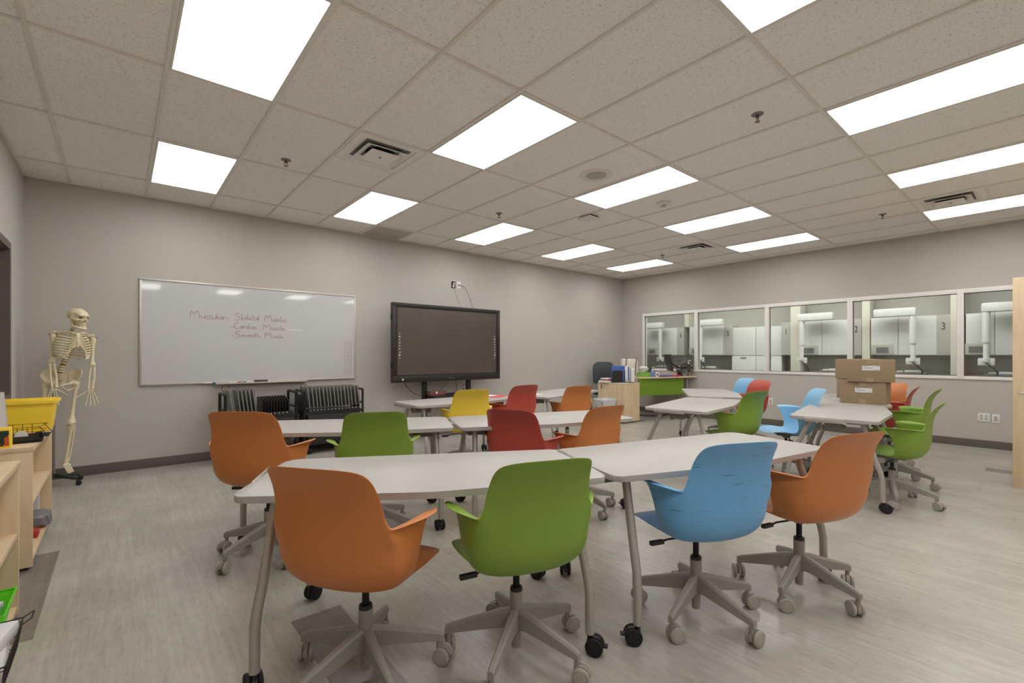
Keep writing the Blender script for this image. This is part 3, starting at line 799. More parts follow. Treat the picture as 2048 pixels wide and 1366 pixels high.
r = empty('wall_box', (4.29, YB, 2.445), 0, 'open dark wall box with hanging wires above the display', 'wall box')
MB().bb(-.035, .035, -.012, 0, -.055, .055, .002).build('box', 'dark_void', r)
MB().bb(-.02, .012, -.016, -.012, -.045, -.005).bb(-.01, .02, -.016, -.012, .005, .035).build('connector', 'white_plastic', r)
r = empty('wall_plate', (4.40, YB, 2.45), 0, 'white wall plate with a cable above the display', 'wall plate')
MB().bb(-.036, .036, -.006, 0, -.06, .06, .002).build('plate', 'white_plastic', r)
MB().cyl((0, -.012, .0), (0, 0, .0), .012, 12).build('jack', 'black_plastic', r)
cable('cable', [(4.40, 6.585, 2.45), (4.48, 6.57, 2.44), (4.54, 6.56, 2.36), (4.55, 6.5, 2.26), (4.52, 6.38, 2.1), (4.52, 6.3, 1.95)], 'thin cable curving from the white wall plate to the display', rad=.003)
cable('cable', [(4.30, 6.585, 2.39), (4.305, 6.56, 2.3), (4.29, 6.45, 2.15), (4.29, 6.3, 1.98)], 'thin cable hanging from the open wall box to the display', 'mid_grey', .003)

# ------------------------------------------------------------------ laptop charging carts
def laptop(x, y, z, lean, label, dark=False):
    r = empty('laptop', (x, y, z), 0, label, 'laptop', 'laptops standing in the charging carts')
    r.rotation_euler = (0, R(lean), 0)
    m = Matrix.Identity(4)
    MB().bb(-.0075, .0005, -.165, .165, 0, .262, .003).build('base', 'laptop_silver', r)
    MB().bb(.0015, .0075, -.165, .165, 0, .262, .002).build('lid', 'laptop_gap_dark', r)  # dark lid colour stands in for the shaded gaps between laptops
    return r
def cart(x0, x1, label, slots, uprights):
    r = empty('laptop_cart', (x0, 6.33, 0), 0, label, 'laptop cart', 'black laptop charging carts under the whiteboard'); L = x1 - x0
    b = MB(); b.bb(.05, L - .05, -.20, .20, .12, .50, .006); b.build('cabinet', 'black_metal', r)
    MB().bb(.03, L - .03, -.19, .19, .50, .54, .004).bb(.06, L - .06, -.20, -.19, .54, .575).build('tray', 'black_metal', r)
    for xx, tilt in ((.015, .045), (L - .015, -.04)):
        e = MB()
        for y in (-.19, .19): e.tube([(xx, y, .08), (xx, y, .55), (xx + tilt * .0, y, .80)], .016, 4)
        e.tube([(xx, -.19, .80), (xx, .19, .80)], .016, 4); e.tube([(xx, -.19, .62), (xx, .19, .62)], .012, 4)
        e.build('handle_frame', 'black_metal', r)
    for k in range(slots[2]):
        xx = slots[0] - x0 + (slots[1] - slots[0]) * k / max(1, slots[2] - 1)
        d = MB(); vs = [(-.15, .54), (.15, .54), (.15, .74), (.05, .755), (-.15, .70)]
        d._new([(xx - .003, a, z) for a, z in vs] + [(xx + .003 , a, z) for a, z in vs], [(4, 3, 2, 1, 0), (5, 6, 7, 8, 9)] + [(i, (i + 1) % 5, 5 + (i + 1) % 5, 5 + i) for i in range(5)])
        d.build('divider', 'black_plastic', r)
    dots = MB()
    for k in range(int((L - .12) / .045)): dots.ball((.08 + .045 * k, -.202, .56), .006, u=8, v=6)
    dots.build('indicator_lights', 'icon_white', r)
    for xx in (.06, L - .06):
        for y in (-.16, .16): c = make_caster(r, .035, .03, 'black_plastic', 'black_rubber'); c.location = (xx, y, 0)
cart(.905, 1.70, 'black laptop cart under the middle of the whiteboard, half of its slots empty', (1.31, 1.60, 10), None)
cart(1.765, 2.545, 'black laptop cart full of laptops under the right end of the whiteboard', (1.79, 2.5, 2), None)
lp = [1.00, 1.075, 1.115, 1.155, 1.195, 1.235]
od = ['first', 'second', 'third', 'fourth', 'fifth', 'sixth', 'seventh', 'eighth', 'ninth', 'tenth', 'eleventh', 'twelfth', 'thirteenth', 'fourteenth', 'fifteenth']
for k, x in enumerate(lp): laptop(x, 6.30, .59, -7, 'grey laptop standing in the half empty cart, %s from the left' % od[k], k < 2)
for k in range(15):
    laptop(1.845 + .0455 * k + (.006 if k % 3 else 0), 6.30, .59, -6, 'grey laptop standing in the full cart, %s from the left' % od[k], k in (0, 4, 7))
cable('cable', [(.94, 6.3, .80), (.90, 6.3, .88), (.95, 6.3, .93), (.99, 6.3, .88)], 'thin cable looping above the left end of the half empty cart', rad=.003)
cable('cable', [(1.80, 6.3, .76), (1.77, 6.3, .86), (1.81, 6.3, .90), (1.85, 6.3, .86)], 'thin cable looping above the left end of the full cart', rad=.003)

# ------------------------------------------------------------------ papers on the rear tables
def sheet(x, y, z, sx, sy, rz, mt, name, label, cat='paper'):
    return tag(MB().box((0, 0, .0015), (sx, sy, .003)).build(name, mt, loc=None), label, cat), (x, y, z, rz)
for a in [(3.66, 4.66, .735, .30, .23, 20, 'paper_red', 'paper_sheet', 'red sheet of paper on the rear table under the display'),
          (3.60, 4.80, .7352, .29, .22, 5, 'paper', 'paper_sheet', 'white sheet of paper partly behind the red sheet'),
          (4.22, 4.62, .735, .28, .21, -10, 'paper', 'paper_sheet', 'white sheet of paper on the table behind the rear red chair')]:
    o, (x, y, z, rz) = sheet(*a); o.location = (x, y, z); o.rotation_euler.z = R(rz)

# ------------------------------------------------------------------ cardboard boxes
def carton(x0, x1, y0, y1, z0, h, label, lab=True, rz=0):
    cx, cy = (x0 + x1) / 2, (y0 + y1) / 2
    r = empty('cardboard_box', (cx, cy, z0), R(rz), label, 'box', 'cardboard boxes stacked on the table')
    a, b_ = (x1 - x0) / 2, (y1 - y0) / 2
    MB().bb(-a, a, -b_, b_, .001, h, .004).build('carton', 'card', r)
    t = MB(); t.bb(-a - .001, a + .001, -.03, .03, h - .002, h + .0015).bb(-a - .0015, -a + .001, -.03, .03, h - .045, h).bb(-a - .0015, -a + .001, -.03, .03, .002, .05)
    t.build('tape', 'card_tape', r)
    if lab:
        MB().bb(-a - .002, -a, -.085, .065, h * .52, h * .73).build('shipping_label', 'paper', r)
        k = MB()
        for y0_, y1_, z in ((.055, .02, .70), (.05, -.03, .655), (-.055, -.075, .69), (-.04, -.08, .55), (.055, -.02, .60)): k.bb(-a - .0025, -a - .001, y1_, y0_, h * z - .0015, h * z + .0015)
        k.build('print', 'label_ink', r)
carton(6.13, 6.45, 1.185, 1.585, .735, .238, 'lower front cardboard box with white label, on the table', True, 3)
carton(6.11, 6.43, 1.13, 1.535, .974, .240, 'upper front cardboard box with white label, on top of another box', True, 9)
carton(6.82, 7.14, 1.39, 1.80, .735, .238, 'lower cardboard box behind the two labelled boxes', False, 3)
carton(6.80, 7.12, 1.40, 1.80, .974, .240, 'upper cardboard box behind the two labelled boxes', False, -2)

# ------------------------------------------------------------------ teacher corner
ck = empty('pedestal_cabinet', (7.315, 5.47, 0), 0, 'light maple pedestal cabinet at the end of the teacher desk', 'cabinet')
MB().bb(-.235, .235, -.31, .31, .02, .715, .002).build('carcass', 'maple', ck)
MB().bb(-.24, .24, -.315, .315, .715, .74, .002).build('top', 'maple_flat', ck)
MB().bb(-.238, -.233, -.30, .20, .03, .71).build('door', 'maple', ck)
MB().bb(-.02, .225, -.316, -.31, .03, .71).build('side_panel', 'maple', ck)
MB().bb(-.238, -.234, .22, .235, .62, .70).build('lock', 'black_plastic', ck)
f = MB(); f.tube([(.24, -.3, .02), (.40, -.34, .02)], .012, 8); f.build('foot', 'mid_grey', ck)
dk = empty('teacher_desk', (8.22, 5.3, 0), 0, 'maple teacher desk with bright green modesty panel in the corner', 'desk')
top = [(7.60, 5.20), (7.75, 5.10), (7.95, 5.035), (8.94, 4.76), (8.965, 4.80), (8.965, 5.75), (8.0, 5.85), (7.62, 5.6), (7.57, 5.3)]
MB().prism([(x - 8.22, y - 5.3) for x, y in top], .808, .835, .003).build('desktop', 'maple_flat', dk)
MB().prism([(x - 8.22, y - 5.3) for x, y in ((7.60, 5.215), (8.70, 4.905), (8.706, 4.925), (7.606, 5.235))], .475, .808).build('modesty_panel', 'green_panel', dk)
for x, y in ((7.7, 5.75), (8.9, 4.95), (8.9, 5.65)):
    MB().cyl((x - 8.22, y - 5.3, 0), (x - 8.22, y - 5.3, .81), .025, 14).build('leg', 'leg_silver', dk)
cable('cable', [(8.62, 5.0, .8), (8.61, 5.0, .5), (8.64, 5.03, .3), (8.6, 5.1, .02)], 'black cable hanging under the teacher desk, left one')
cable('cable', [(8.76, 5.0, .8), (8.78, 5.0, .55), (8.76, 5.03, .3), (8.8, 5.1, .02)], 'black cable hanging under the teacher desk, right one')
cable('cable', [(7.62, 5.4, .45), (7.7, 5.5, .12), (8.0, 5.4, .04), (8.4, 5.2, .03), (8.9, 5.3, .04)], 'black cables lying on the floor under the teacher desk', rad=.012)
def at_px(name, x, y, z, label, cat, rz=-40, group=None): return empty(name, (x, y, z), R(rz), label, cat, group)
r = at_px('file_sorter', 7.20, 5.42, .74, 'black file sorter holding binders on the pedestal cabinet', 'file sorter')
f = MB(); f.box((.10, .06, .006), (.42, .22, .012), 0, .002)
f.build('base', 'black_plastic', r)
for (x, y, wd, h) in ((0, -.03, .20, .215), (.13, .03, .12, .215)):
    MB().prism(rounded([(-wd / 2, 0), (wd / 2, 0), (wd / 2, h), (-wd / 2, h)], [.004, .004, .04, .03]), -.004, .004, mtx=Matrix.Translation((x, y, .012)) @ Matrix.Rotation(R(90), 4, 'X')).build('divider', 'black_plastic', r)
r = at_px('binder', 7.24, 5.42, .752, 'blue binder standing upright in the black file sorter', 'binder')
MB().bb(-.12, .12, .0, .05, 0, .305, .004).build('cover', 'blue_binder', r); MB().bb(.118, .124, .006, .044, .01, .295).build('pages', 'paper', r)
r = at_px('binder', 7.37, 5.33, .752, 'white binder with blue stripe standing right of the blue binder', 'binder')
MB().bb(-.03, .06, -.03, .04, 0, .30, .004).build('cover', 'white_plastic', r); MB().bb(.02, .045, -.0315, -.03, .02, .29).build('stripe', 'blue_binder', r)
r = at_px('paper_bundle', 7.45, 5.28, .753, 'white papers leaning at the right end of the file sorter', 'papers')
MB().box((0, 0, .13), (.05, .16, .26), R(8)).box((.03, -.02, .115), (.03, .15, .23), R(-6)).build('sheets', 'paper', r)
tag(MB().bb(-.14, .14, -.10, .10, 0, .035, .003).build('paper_stack', 'paper', loc=None), 'stack of white papers at the left of the pedestal cabinet', 'papers').location = (7.16, 5.62, .74)
tag(MB().bb(-.10, .10, -.07, .07, 0, .022, .002).build('notebook', 'red_plastic'), 'red and white notebook on the paper stack by the file sorter', 'notebook').location = (7.17, 5.60, .775)
tag(MB().bb(-.11, .11, -.08, .08, 0, .026, .006).build('magazine', 'white_plastic'), 'white booklet topmost on the paper stack on the cabinet', 'booklet').location = (7.16, 5.62, .797)
bg = at_px('tote_bag', 7.86, 5.62, .835, 'off-white canvas tote bag with dark straps on the desk', 'bag')
MB().box((0, 0, .175), (.36, .15, .35), 0, .04, taper=.9).build('body', 'canvas', bg)
s_ = MB()
for x in (-.1, .1): s_.tube([(x, -.079, .02), (x + .015, -.076, .25), (x + .03, -.070, .335), (x + .05, -.02, .362), (x + .04, .06, .35)], .013, 6, flat=.4)
s_.build('strap', 'black_plastic', bg)
tb = at_px('tissue_box', 7.80, 5.24, .835, 'green floral tissue box with a white tissue on the desk', 'tissue box', -25)
MB().bb(-.12, .12, -.06, .06, 0, .09, .004).build('carton', 'floral_green', tb)
MB().lathe([(.02, .088), (.045, .12), (.082, .175), (.075, .20), (.03, .208), (.004, .19)], n=7).build('tissue', 'paper', tb)
r = at_px('desk_tray', 7.94, 5.36, .835, 'dark slanted document holder behind the tissue box', 'document holder')
MB().box((.08, 0, .11), (.03, .2, .24), 0, .003, mtx=Matrix.Rotation(R(28), 4, 'Y')).build('panel', 'black_plastic', r)
MB().bb(-.02, .16, -.1, .1, 0, .01).build('base', 'black_plastic', r)
sb = at_px('sanitizer_bottle', 7.93, 5.13, .835, 'blue pump bottle of hand sanitizer on the desk', 'bottle')
MB().lathe([(.038, 0), (.042, .02), (.042, .09), (.03, .12), (.015, .13)], n=20).build('body', 'clear_blue', sb)
MB().lathe([(.014, .128), (.014, .15), (.005, .152), (.005, .185)], n=12).box((.015, 0, .188), (.05, .014, .008)).build('pump', 'white_plastic', sb)
mg = at_px('mug', 8.02, 5.09, .835, 'small white mug with dark print beside the sanitizer bottle', 'mug')
MB().lathe([(.03, 0), (.038, .01), (.038, .09), (.035, .09), (.034, .012), (.001, .01)], n=22).build('cup', 'white_plastic', mg)
MB().tube([(.036, 0, .07), (.06, 0, .065), (.062, 0, .03), (.037, 0, .02)], .005, 8).build('handle', 'white_plastic', mg)
MB().bb(-.012, .012, -.040, -.036, .03, .06).build('print', 'black_plastic', mg)
r = at_px('folder', 8.25, 5.08, .835, 'purple folder lying on the desk', 'folder', -5)
MB().prism([(-.17, -.10), (.16, -.12), (.19, .10), (-.14, .13)], 0, .006).prism([(-.16, -.09), (.15, -.10), (.13, .10), (-.12, .10)], .006, .035, .01).build('cover', 'purple', r)
r = at_px('folder', 8.52, 4.98, .835, 'pink folder sticking out right of the purple one', 'folder', 10)
MB().prism([(-.10, -.08), (.10, -.06), (.09, .08), (-.10, .09)], 0, .02, .004).build('cover', 'pink', r)
sc_ = at_px('water_bottle', 7.78, 5.72, .835, 'clear water bottle with a red cap on the desk near the window', 'bottle')
MB().lathe([(.03, 0), (.033, .02), (.033, .18), (.015, .22), (.015, .24)], n=18).build('body', 'clear_plastic', sc_)
MB().lathe([(.024, .24), (.024, .28)], n=14).build('cap', 'red_plastic', sc_)
mo = empty('computer_monitor', (8.47, 5.05, .835), R(42), 'black computer monitor seen edge-on on the teacher desk', 'monitor')
MB().box((0, 0, .28), (.50, .035, .33), 0, .006, mtx=Matrix.Rotation(R(-9), 4, 'X')).build('display', 'black_plastic', mo)
MB().tube([(.0, -.02, .26), (.08, -.14, .18), (.18, -.20, .10), (.18, -.20, .0)], .014, 8).build('arm', 'black_metal', mo)
MB().box((.17, -.20, .05), (.09, .09, .10), 0, .01).build('base', 'black_plastic', mo)
def crumple(name, x, y, z, sx, sz, label, seed):
    r = empty(name, (x, y, z), 0, label, 'plastic bag', 'clear plastic bags on the desk')
    for part, mt, k in (('film', 'clear_plastic', 1.), ('contents', 'dark_grey', .55)):
        rn = random.Random(seed); bm = bmesh.new(); bmesh.ops.create_icosphere(bm, subdivisions=3, radius=1)
        for v in bm.verts:
            d = 1 + rn.uniform(-.16, .16); v.co = Vector((v.co.x * sx * d * k, v.co.y * sx * .8 * d * k, max(-.98, v.co.z) * sz * d * k + sz))
            v.co.z = max(v.co.z, .001)
        b = MB(); b.bm.free(); b.bm = bm; b.build(part, mt, r, smooth=10)
crumple('plastic_bag', 8.72, 4.98, .836, .10, .155, 'clear plastic bag with black contents on the desk, left one', 3)
crumple('plastic_bag', 8.86, 4.88, .836, .09, .16, 'clear plastic bag with black contents on the desk, right one', 5)
oc = empty('office_chair', (7.74, 6.10, 0), R(150), 'dark grey mesh office chair behind the teacher desk', 'chair')
MB().prism(rounded([(-.21, .02), (.21, .02), (.24, .48), (-.24, .48)], [.05, .05, .12, .12]), -.012, .012, .004, mtx=Matrix.Translation((0, -.22, .64)) @ Matrix.Rotation(R(82), 4, 'X')).build('backrest', 'dark_mesh', oc)
MB().box((0, .03, .47), (.48, .46, .07), 0, .03).build('seat', 'black_rubber', oc)
MB().cyl((0, 0, .1), (0, 0, .45), .025).build('gas_column', 'gas_black', oc)
MB().tube([(0, -.15, .46), (0, -.26, .5), (0, -.25, .7)], .02, 8).build('back_support', 'black_plastic', oc)
f = MB()
for k in range(5): a = R(72 * k + 10); f.tube([(0, 0, .12), (.27 * math.cos(a), .27 * math.sin(a), .075)], [.03, .018], 8)
f.build('star_base', 'black_plastic', oc)
for k in range(5):
    a = R(72 * k + 10); c = make_caster(oc, .027, .045, 'black_plastic', 'black_rubber'); c.location = (.27 * math.cos(a), .27 * math.sin(a), 0)
tc_ = empty('trash_can', (6.76, 5.36, 0), R(-12), 'grey plastic trash can with clear liner beside the maple cabinet', 'trash can')
b = MB(); b.box((0, 0, .22), (.27, .20, .44), 0, .012, taper=1.28); b.build('bin', 'bin_grey', tc_)
b = MB()
N = 40; rings = []
for zi, (z, k) in enumerate(((.33, 1.0), (.40, 1.05), (.455, 1.10), (.47, 1.04), (.40, .92))):
    ring = []
    for j in range(N):
        a = 2 * math.pi * j / N; c_, s_ = math.cos(a), math.sin(a); q = (abs(c_) ** 6 + abs(s_) ** 6) ** (-1 / 6)
        rr = k + random.uniform(-.006, .006); ring.append(b.bm.verts.new((.172 * q * c_ * rr, .130 * q * s_ * rr, z + random.uniform(-.004, .004))))
    rings.append(ring)
for A, B in zip(rings, rings[1:]):
    for j in range(N): b.bm.faces.new((A[j], A[(j + 1) % N], B[(j + 1) % N], B[j]))
b.build('liner', 'liner', tc_)

# ------------------------------------------------------------------ outlets
def outlet(y, z, gang, label):
    r = empty('wall_outlet', (XR, y, z), 0, label, 'outlet'); hw_ = .058 if gang == 2 else .036
    MB().bb(-.006, 0, -hw_, hw_, -.058, .058, .002).build('plate', 'white_plastic', r)
    f = MB()
    for yy in ((-.024, .024) if gang == 2 else (0,)):
        for zz in (-.02, .02): f.cyl((-.009, yy, zz), (-.005, yy, zz), .015, 16)
    f.build('socket', 'lab_grey', r)
def blank(y, z, label):
    r = empty('wall_switch', (XR, y, z), 0, label, 'wall plate')
    MB().bb(-.006, 0, -.036, .036, -.058, .058, .002).build('plate', 'white_plastic', r)
    MB().bb(-.009, -.005, -.017, .017, -.034, .034, .001).build('insert', 'lab_grey', r)
outlet(.665, .415, 2, 'double white outlet low on the window wall at right')
blank(.552, .408, 'single white wall plate right of the double outlet')
outlet(3.49, .43, 2, 'white outlet low on the window wall behind the red chair')
blank(3.37, .43, 'grey wall plate next to the outlet behind the red chair')

# ------------------------------------------------------------------ tall cabinet at the right edge
r = empty('tall_cabinet', (6.5, .29, 0), 0, 'tall maple cabinet at the right edge of the view', 'cabinet')
MB().bb(0.02, .62, -.95, 0, .0, 2.0, .002).build('carcass', 'maple', r)
for y0, y1 in ((-.47, -.004), (-.948, -.476)):
    d = MB().bb(0, .019, y0, y1, .0, 2.0, .001).build('door', 'maple', r)
    if y0 > -.5:
        MB().tube([(0, -.045, .91), (-.03, -.045, .91), (-.03, -.17, .91), (0, -.17, .91)], .005, 8).build('handle', 'alu', d)
        MB().lathe([(.009, 0), (.009, .004)], n=14, mtx=Matrix.Translation((0, -.09, .76)) @ Matrix.Rotation(R(-90), 4, 'Y')).build('lock', 'alu', d)

# ------------------------------------------------------------------ bookshelves along the left wall
def shelf(y0, y1, x1, h, label, mids):
    x0 = XL + .015; r = empty('bookshelf', (x0, y0, 0), 0, label, 'bookshelf', 'maple bookshelves along the left wall'); D = x1 - x0; L = y1 - y0; t = .022
    MB().bb(-.0, D + .006, -.004, L + .004, h - .024, h, .002).build('top', 'maple_flat', r)
    for y in (0, L - t): MB().bb(0, D, y, y + t, .02, h - .024, .001).build('side_panel', 'maple', r)
    MB().bb(0, .012, t, L - t, .03, h - .024).build('back_panel', 'maple', r)
    for z in mids: MB().bb(.012, D - .004, t, L - t, z - t, z, .001).build('shelf', 'maple_flat', r)
    MB().bb(.01, D - .02, t, L - t, 0, .03).build('toe_gap_strip', 'black_plastic', r)  # black strip standing in for the dark toe gap
shelf(3.90, 4.92, -.39, .725, 'farther maple bookshelf carrying the yellow bin', (.06, .40))
shelf(1.75, 3.25, -.37, .755, 'nearer maple bookshelf cut off by the left edge of view', (.06, .41))
# yellow bin
yb = empty('storage_bin', (-.52, 4.76, .725), 0, 'bright yellow plastic bin on top of the bookshelf', 'bin')
b = MB(); b.box((0, 0, .105), (.29, .23, .21), 0, .012, taper=1.14); b.build('body', 'yellow_bin', yb)
f = MB()
for a in ((-.182, .182, -.146, -.128), (-.182, .182, .128, .146), (-.182, -.164, -.128, .128), (.164, .182, -.128, .128)): f.bb(*a, .196, .222, .003)
f.build('rim', 'yellow_bin', yb); MB().bb(-.10, -.075, -.1475, -.146, .206, .211).build('slot', 'dark_grey', yb)
wt = empty('wire_tray', (-.50, 4.42, .725), 0, 'low black wire letter tray in front of the yellow bin', 'wire tray')
f = MB()
for z, a, c in ((.004, .12, .11), (.07, .10, .11), (.035, .11, .11)):
    f.tube([(-a, -c, z), (a, -c, z), (a + (.02 if z > .05 else 0), c, z), (-a, c, z)], .0022, 6, closed=True)
for y in (-.11, .11):
    for x in (-.09, -.045, 0, .045): f.tube([(x, y, .004), (x, y, .07)], .0018, 5)
    f.tube([(.10, y, .07), (.145, y, .004)], .0022, 5)
for k in range(9): f.tube([(-.12, -.10 + k * .025, .004), (.14, -.10 + k * .025, .004)], .0016, 5)
f.build('wires', 'black_metal', wt)
tp = empty('tape_dispenser', (-.44, 4.11, .725), R(4), 'black desk tape dispenser with a white roll on the bookshelf', 'tape dispenser')
prof = [(-.075, 0), (.07, 0), (.078, .02), (.070, .062), (.045, .058), (.02, .040), (-.05, .042), (-.07, .05)]
b = MB()
for y0, y1 in ((-.03, -.022), (.022, .03)):
    b.prism(prof, y0, y1, .0, mtx=Matrix.Rotation(R(90), 4, 'X'))
b.bb(-.07, .07, -.03, .03, .001, .02, .003).box((.066, 0, .045), (.014, .06, .035)); b.build('body', 'black_plastic', tp)
MB().lathe([(.012, -.009), (.030, -.009), (.030, .009), (.012, .009)], n=28, mtx=Matrix.Translation((-.02, 0, .042)) @ Matrix.Rotation(R(90), 4, 'X')).build('tape_roll', 'tape_white', tp)
fb = empty('floral_box', (-.585, 3.99, .725), R(3), 'small yellow box with dark flower pattern at the left edge', 'box')
MB().bb(-.10, .10, -.05, .05, 0, .112, .002).build('carton', 'yellow_bin', fb)
MB().bb(-.092, .092, -.0515, -.05, .012, .100).build('floral_print', 'floral_dark', fb)
pc = empty('paper_card', (-.63, 4.22, .725), R(0), 'tall white folded card standing at the left edge', 'card')
b = MB(); b._new([(-.08, -.02, 0), (.10, -.02, 0), (.085, 0, .31), (-.08, 0, .31), (-.08, .06, 0), (.10, .06, 0), (-.08, .003, .31), (.085, .003, .31)], [(0, 1, 2, 3), (4, 6, 7, 5), (3, 2, 7, 6)]); b.build('sheet', 'paper', pc)
# things in the farther shelf
pb = empty('plastic_package', (-.47, 4.66, .06), R(5), 'grey plastic wrapped package on the lowest shelf', 'package')
b = MB(); bmesh.ops.create_icosphere(b.bm, subdivisions=4, radius=1)
rn = random.Random(4)
for v in b.bm.verts:
    q = v.co; e = [math.copysign(abs(c) ** .45, c) for c in q]; k = 1 + .05 * math.sin(9 * q.x + 4 * q.z) * math.cos(7 * q.y) + rn.uniform(-.012, .012)
    v.co = Vector((e[0] * .10 * k, e[1] * .105 * k, .052 + e[2] * .047 * k))
b.build('wrap', 'grey_bag', pb)
tag(MB().bb(-.06, .06, -.05, .05, 0, .045, .01).build('red_pouch', 'red_plastic'), 'small red pouch in front of the grey package', 'pouch').location = (-.47, 4.40, .06)
tag(MB().bb(-.07, .07, -.012, .012, 0, .22, .002).build('paper_folder', 'paper'), 'white folder standing on the lowest shelf behind the package', 'folder').location = (-.52, 4.84, .06)
# things in the nearer shelf
gb = empty('supply_tray', (-.50, 2.93, .062), 0, 'lime green plastic tray full of papers in the nearer bookshelf', 'tray')
vs = [(-.14, -.12, 0), (.11, -.12, 0), (.11, .12, 0), (-.14, .12, 0), (-.16, -.15, .14), (.14, -.15, .14), (.14, .15, .14), (-.16, .15, .14)]
b = MB(); b._new(vs, [(0, 3, 2, 1), (0, 1, 5, 4), (1, 2, 6, 5), (2, 3, 7, 6), (3, 0, 4, 7)])
o = b.build('body', 'green_bin', gb); md = o.modifiers.new('t', 'SOLIDIFY'); md.thickness = .004
f = MB().tube([(-.16, -.15, .14), (.14, -.15, .14), (.14, .15, .14), (-.16, .15, .14)], .006, 6, closed=True); f.build('rim', 'green_bin', gb)
pp_ = empty('paper_pile', (-.48, 2.93, .070), 0, 'crumpled white and orange papers inside the lime green tray', 'papers')
MB().box((-.02, 0, .05), (.18, .17, .09), R(14), .01).box((0, .02, .105), (.16, .12, .03), R(-18), .004).build('sheets', 'paper', pp_)
MB().box((.08, -.05, .05), (.02, .06, .07), R(10), .004).build('orange_sheet', 'tissue_orange', pp_)
wk = empty('wire_basket', (-.46, 2.58, .06), 0, 'black wire basket jutting out of the nearer bookshelf', 'basket')
f = MB(); a, c = .155, .20
for z, k in ((.115, 1.0), (.10, .98), (.004, .9), (.05, .94)): f.tube([(-a * k, -c * k, z), (a * k, -c * k, z), (a * k, c * k, z), (-a * k, c * k, z)], .0028 if z > .11 else .0018, 6, closed=True)
for k in range(12):
    y = -c * .9 + k * c * 1.8 / 11
    for sx in (-1, 1): f.tube([(sx * a * .9, y, .004), (sx * a, y * 1.1, .115)], .0016, 5)
    f.tube([(-a * .9, y, .004), (a * .9, y, .004)], .0016, 5)
for k in range(8):
    x = -a * .9 + k * a * 1.8 / 7
    for sy in (-1, 1): f.tube([(x, sy * c * .9, .004), (x * 1.1, sy * c, .115)], .0016, 5)
f.tube([(a, c * .6, .115), (a + .03, c * .75, .125), (a + .03, c * 1.1, .125), (a, c, .115)], .0028, 6)
f.build('wires', 'black_metal', wk)
pp_ = empty('paper_pile', (-.44, 2.60, .068), 0, 'white paper packets heaped in the black wire basket', 'papers')
b = MB(); b.box((0, 0, .04), (.22, .30, .07), R(4), .008).box((.01, .04, .10), (.20, .22, .05), R(-12), .01).box((-.01, -.06, .13), (.16, .14, .05), R(20), .02)
b.build('sheets', 'paper', pp_)
MB().box((-.03, .09, .17), (.14, .12, .08), R(30), .03).build('grey_packet', 'grey_bag', pp_)

# ------------------------------------------------------------------ anatomical skeleton on a wheeled stand
sk = empty('anatomical_skeleton', (-.36, 6.14, 0), 0, 'life-size anatomical skeleton model beside the whiteboard', 'skeleton')
# local frame: x = viewer right (skeleton left), y away from the camera, z up
def bone(name, pts, rads, n=10, mt='bone', parent=None, flat=None):
    return MB().tube([Vector(p) for p in pts], rads, n, flat=flat).build(name, mt, parent or sk, smooth=60)
def lerp_path(P, t):
    for (a, p), (b_, q) in zip(P, P[1:]):
        if t <= b_: return Vector(p).lerp(Vector(q), (t - a) / (b_ - a))
    return Vector(P[-1][1])
SPP = [(0, (-.078, .05, 1.045)), (.12, (-.070, .02, 1.10)), (.25, (-.052, .015, 1.17)), (.42, (-.022, .045, 1.27)), (.62, (.0, .075, 1.38)), (.78, (.008, .065, 1.475)), (.9, (.014, .035, 1.53)), (1, (.03, .025, 1.585))]
sp = MB(); ds = MB(); NV = 24
for k in range(NV):
    t = (k + .5) / NV; p = lerp_path(SPP, t); q = lerp_path(SPP, min(1, t + .015)); d = (q - p).normalized(); hgt = .0085
    rr = .029 - .017 * t
    sp.tube([p - d * hgt, p - d * hgt * .4, p + d * hgt * .4, p + d * hgt], [rr, rr * .84, rr * .84, rr], 12)
    sp.tube([p + Vector((0, rr, 0)), p + Vector((0, rr + .03 - .012 * t, -.012))], [.006, .004], 6)
    sp.tube([p + Vector((-rr - .015, rr * .6, .003)), p + Vector((rr + .015, rr * .6, .003))], .004, 6)
    ds.tube([p + d * hgt, p + d * (.0235 - hgt)], rr * .88, 12)
sp.build('spine', 'bone', sk, smooth=50); ds.build('spinal_discs', 'bone_dark', sk, smooth=50)
# rib cage, turned 28 degrees to the viewer's right
CC = Vector((.015, -.02, 0)); ca, sa = math.cos(R(28)), math.sin(R(28))
def ribp(u, v, z): return Vector((CC.x + u * ca + v * sa, CC.y - v * ca + u * sa, z))
RW = [.072, .102, .119, .128, .133, .136, .137, .136, .132, .125]
for k in range(10):
    zb = 1.484 - .0235 * k
    for sx in (-1, 1):
        wd = RW[k]; pts = []
        for j in range(13):
            a = R(12 + 138 * j / 12)
            pts.append(ribp(sx * wd * math.sin(a), -math.cos(a) * .088 - .005, zb - (.034 + .0015 * k) * (j / 12) + .004 * math.sin(a)))
        last = pts[-1]
        if k < 7: end = ribp(sx * .013, .093, 1.456 - .0158 * k)
        else: end = ribp(sx * (.022 + .026 * (k - 6)), .090 - .012 * (k - 6), 1.356 - .034 * (k - 6))
        pts += [last.lerp(end, .35) + Vector((0, 0, -.004)), last.lerp(end, .7) + Vector((0, 0, -.003)), end]
        MB().tube(pts, [.0074] * 13 + [.0074, .0074, .007], 8).build('rib', 'bone', sk, smooth=60)
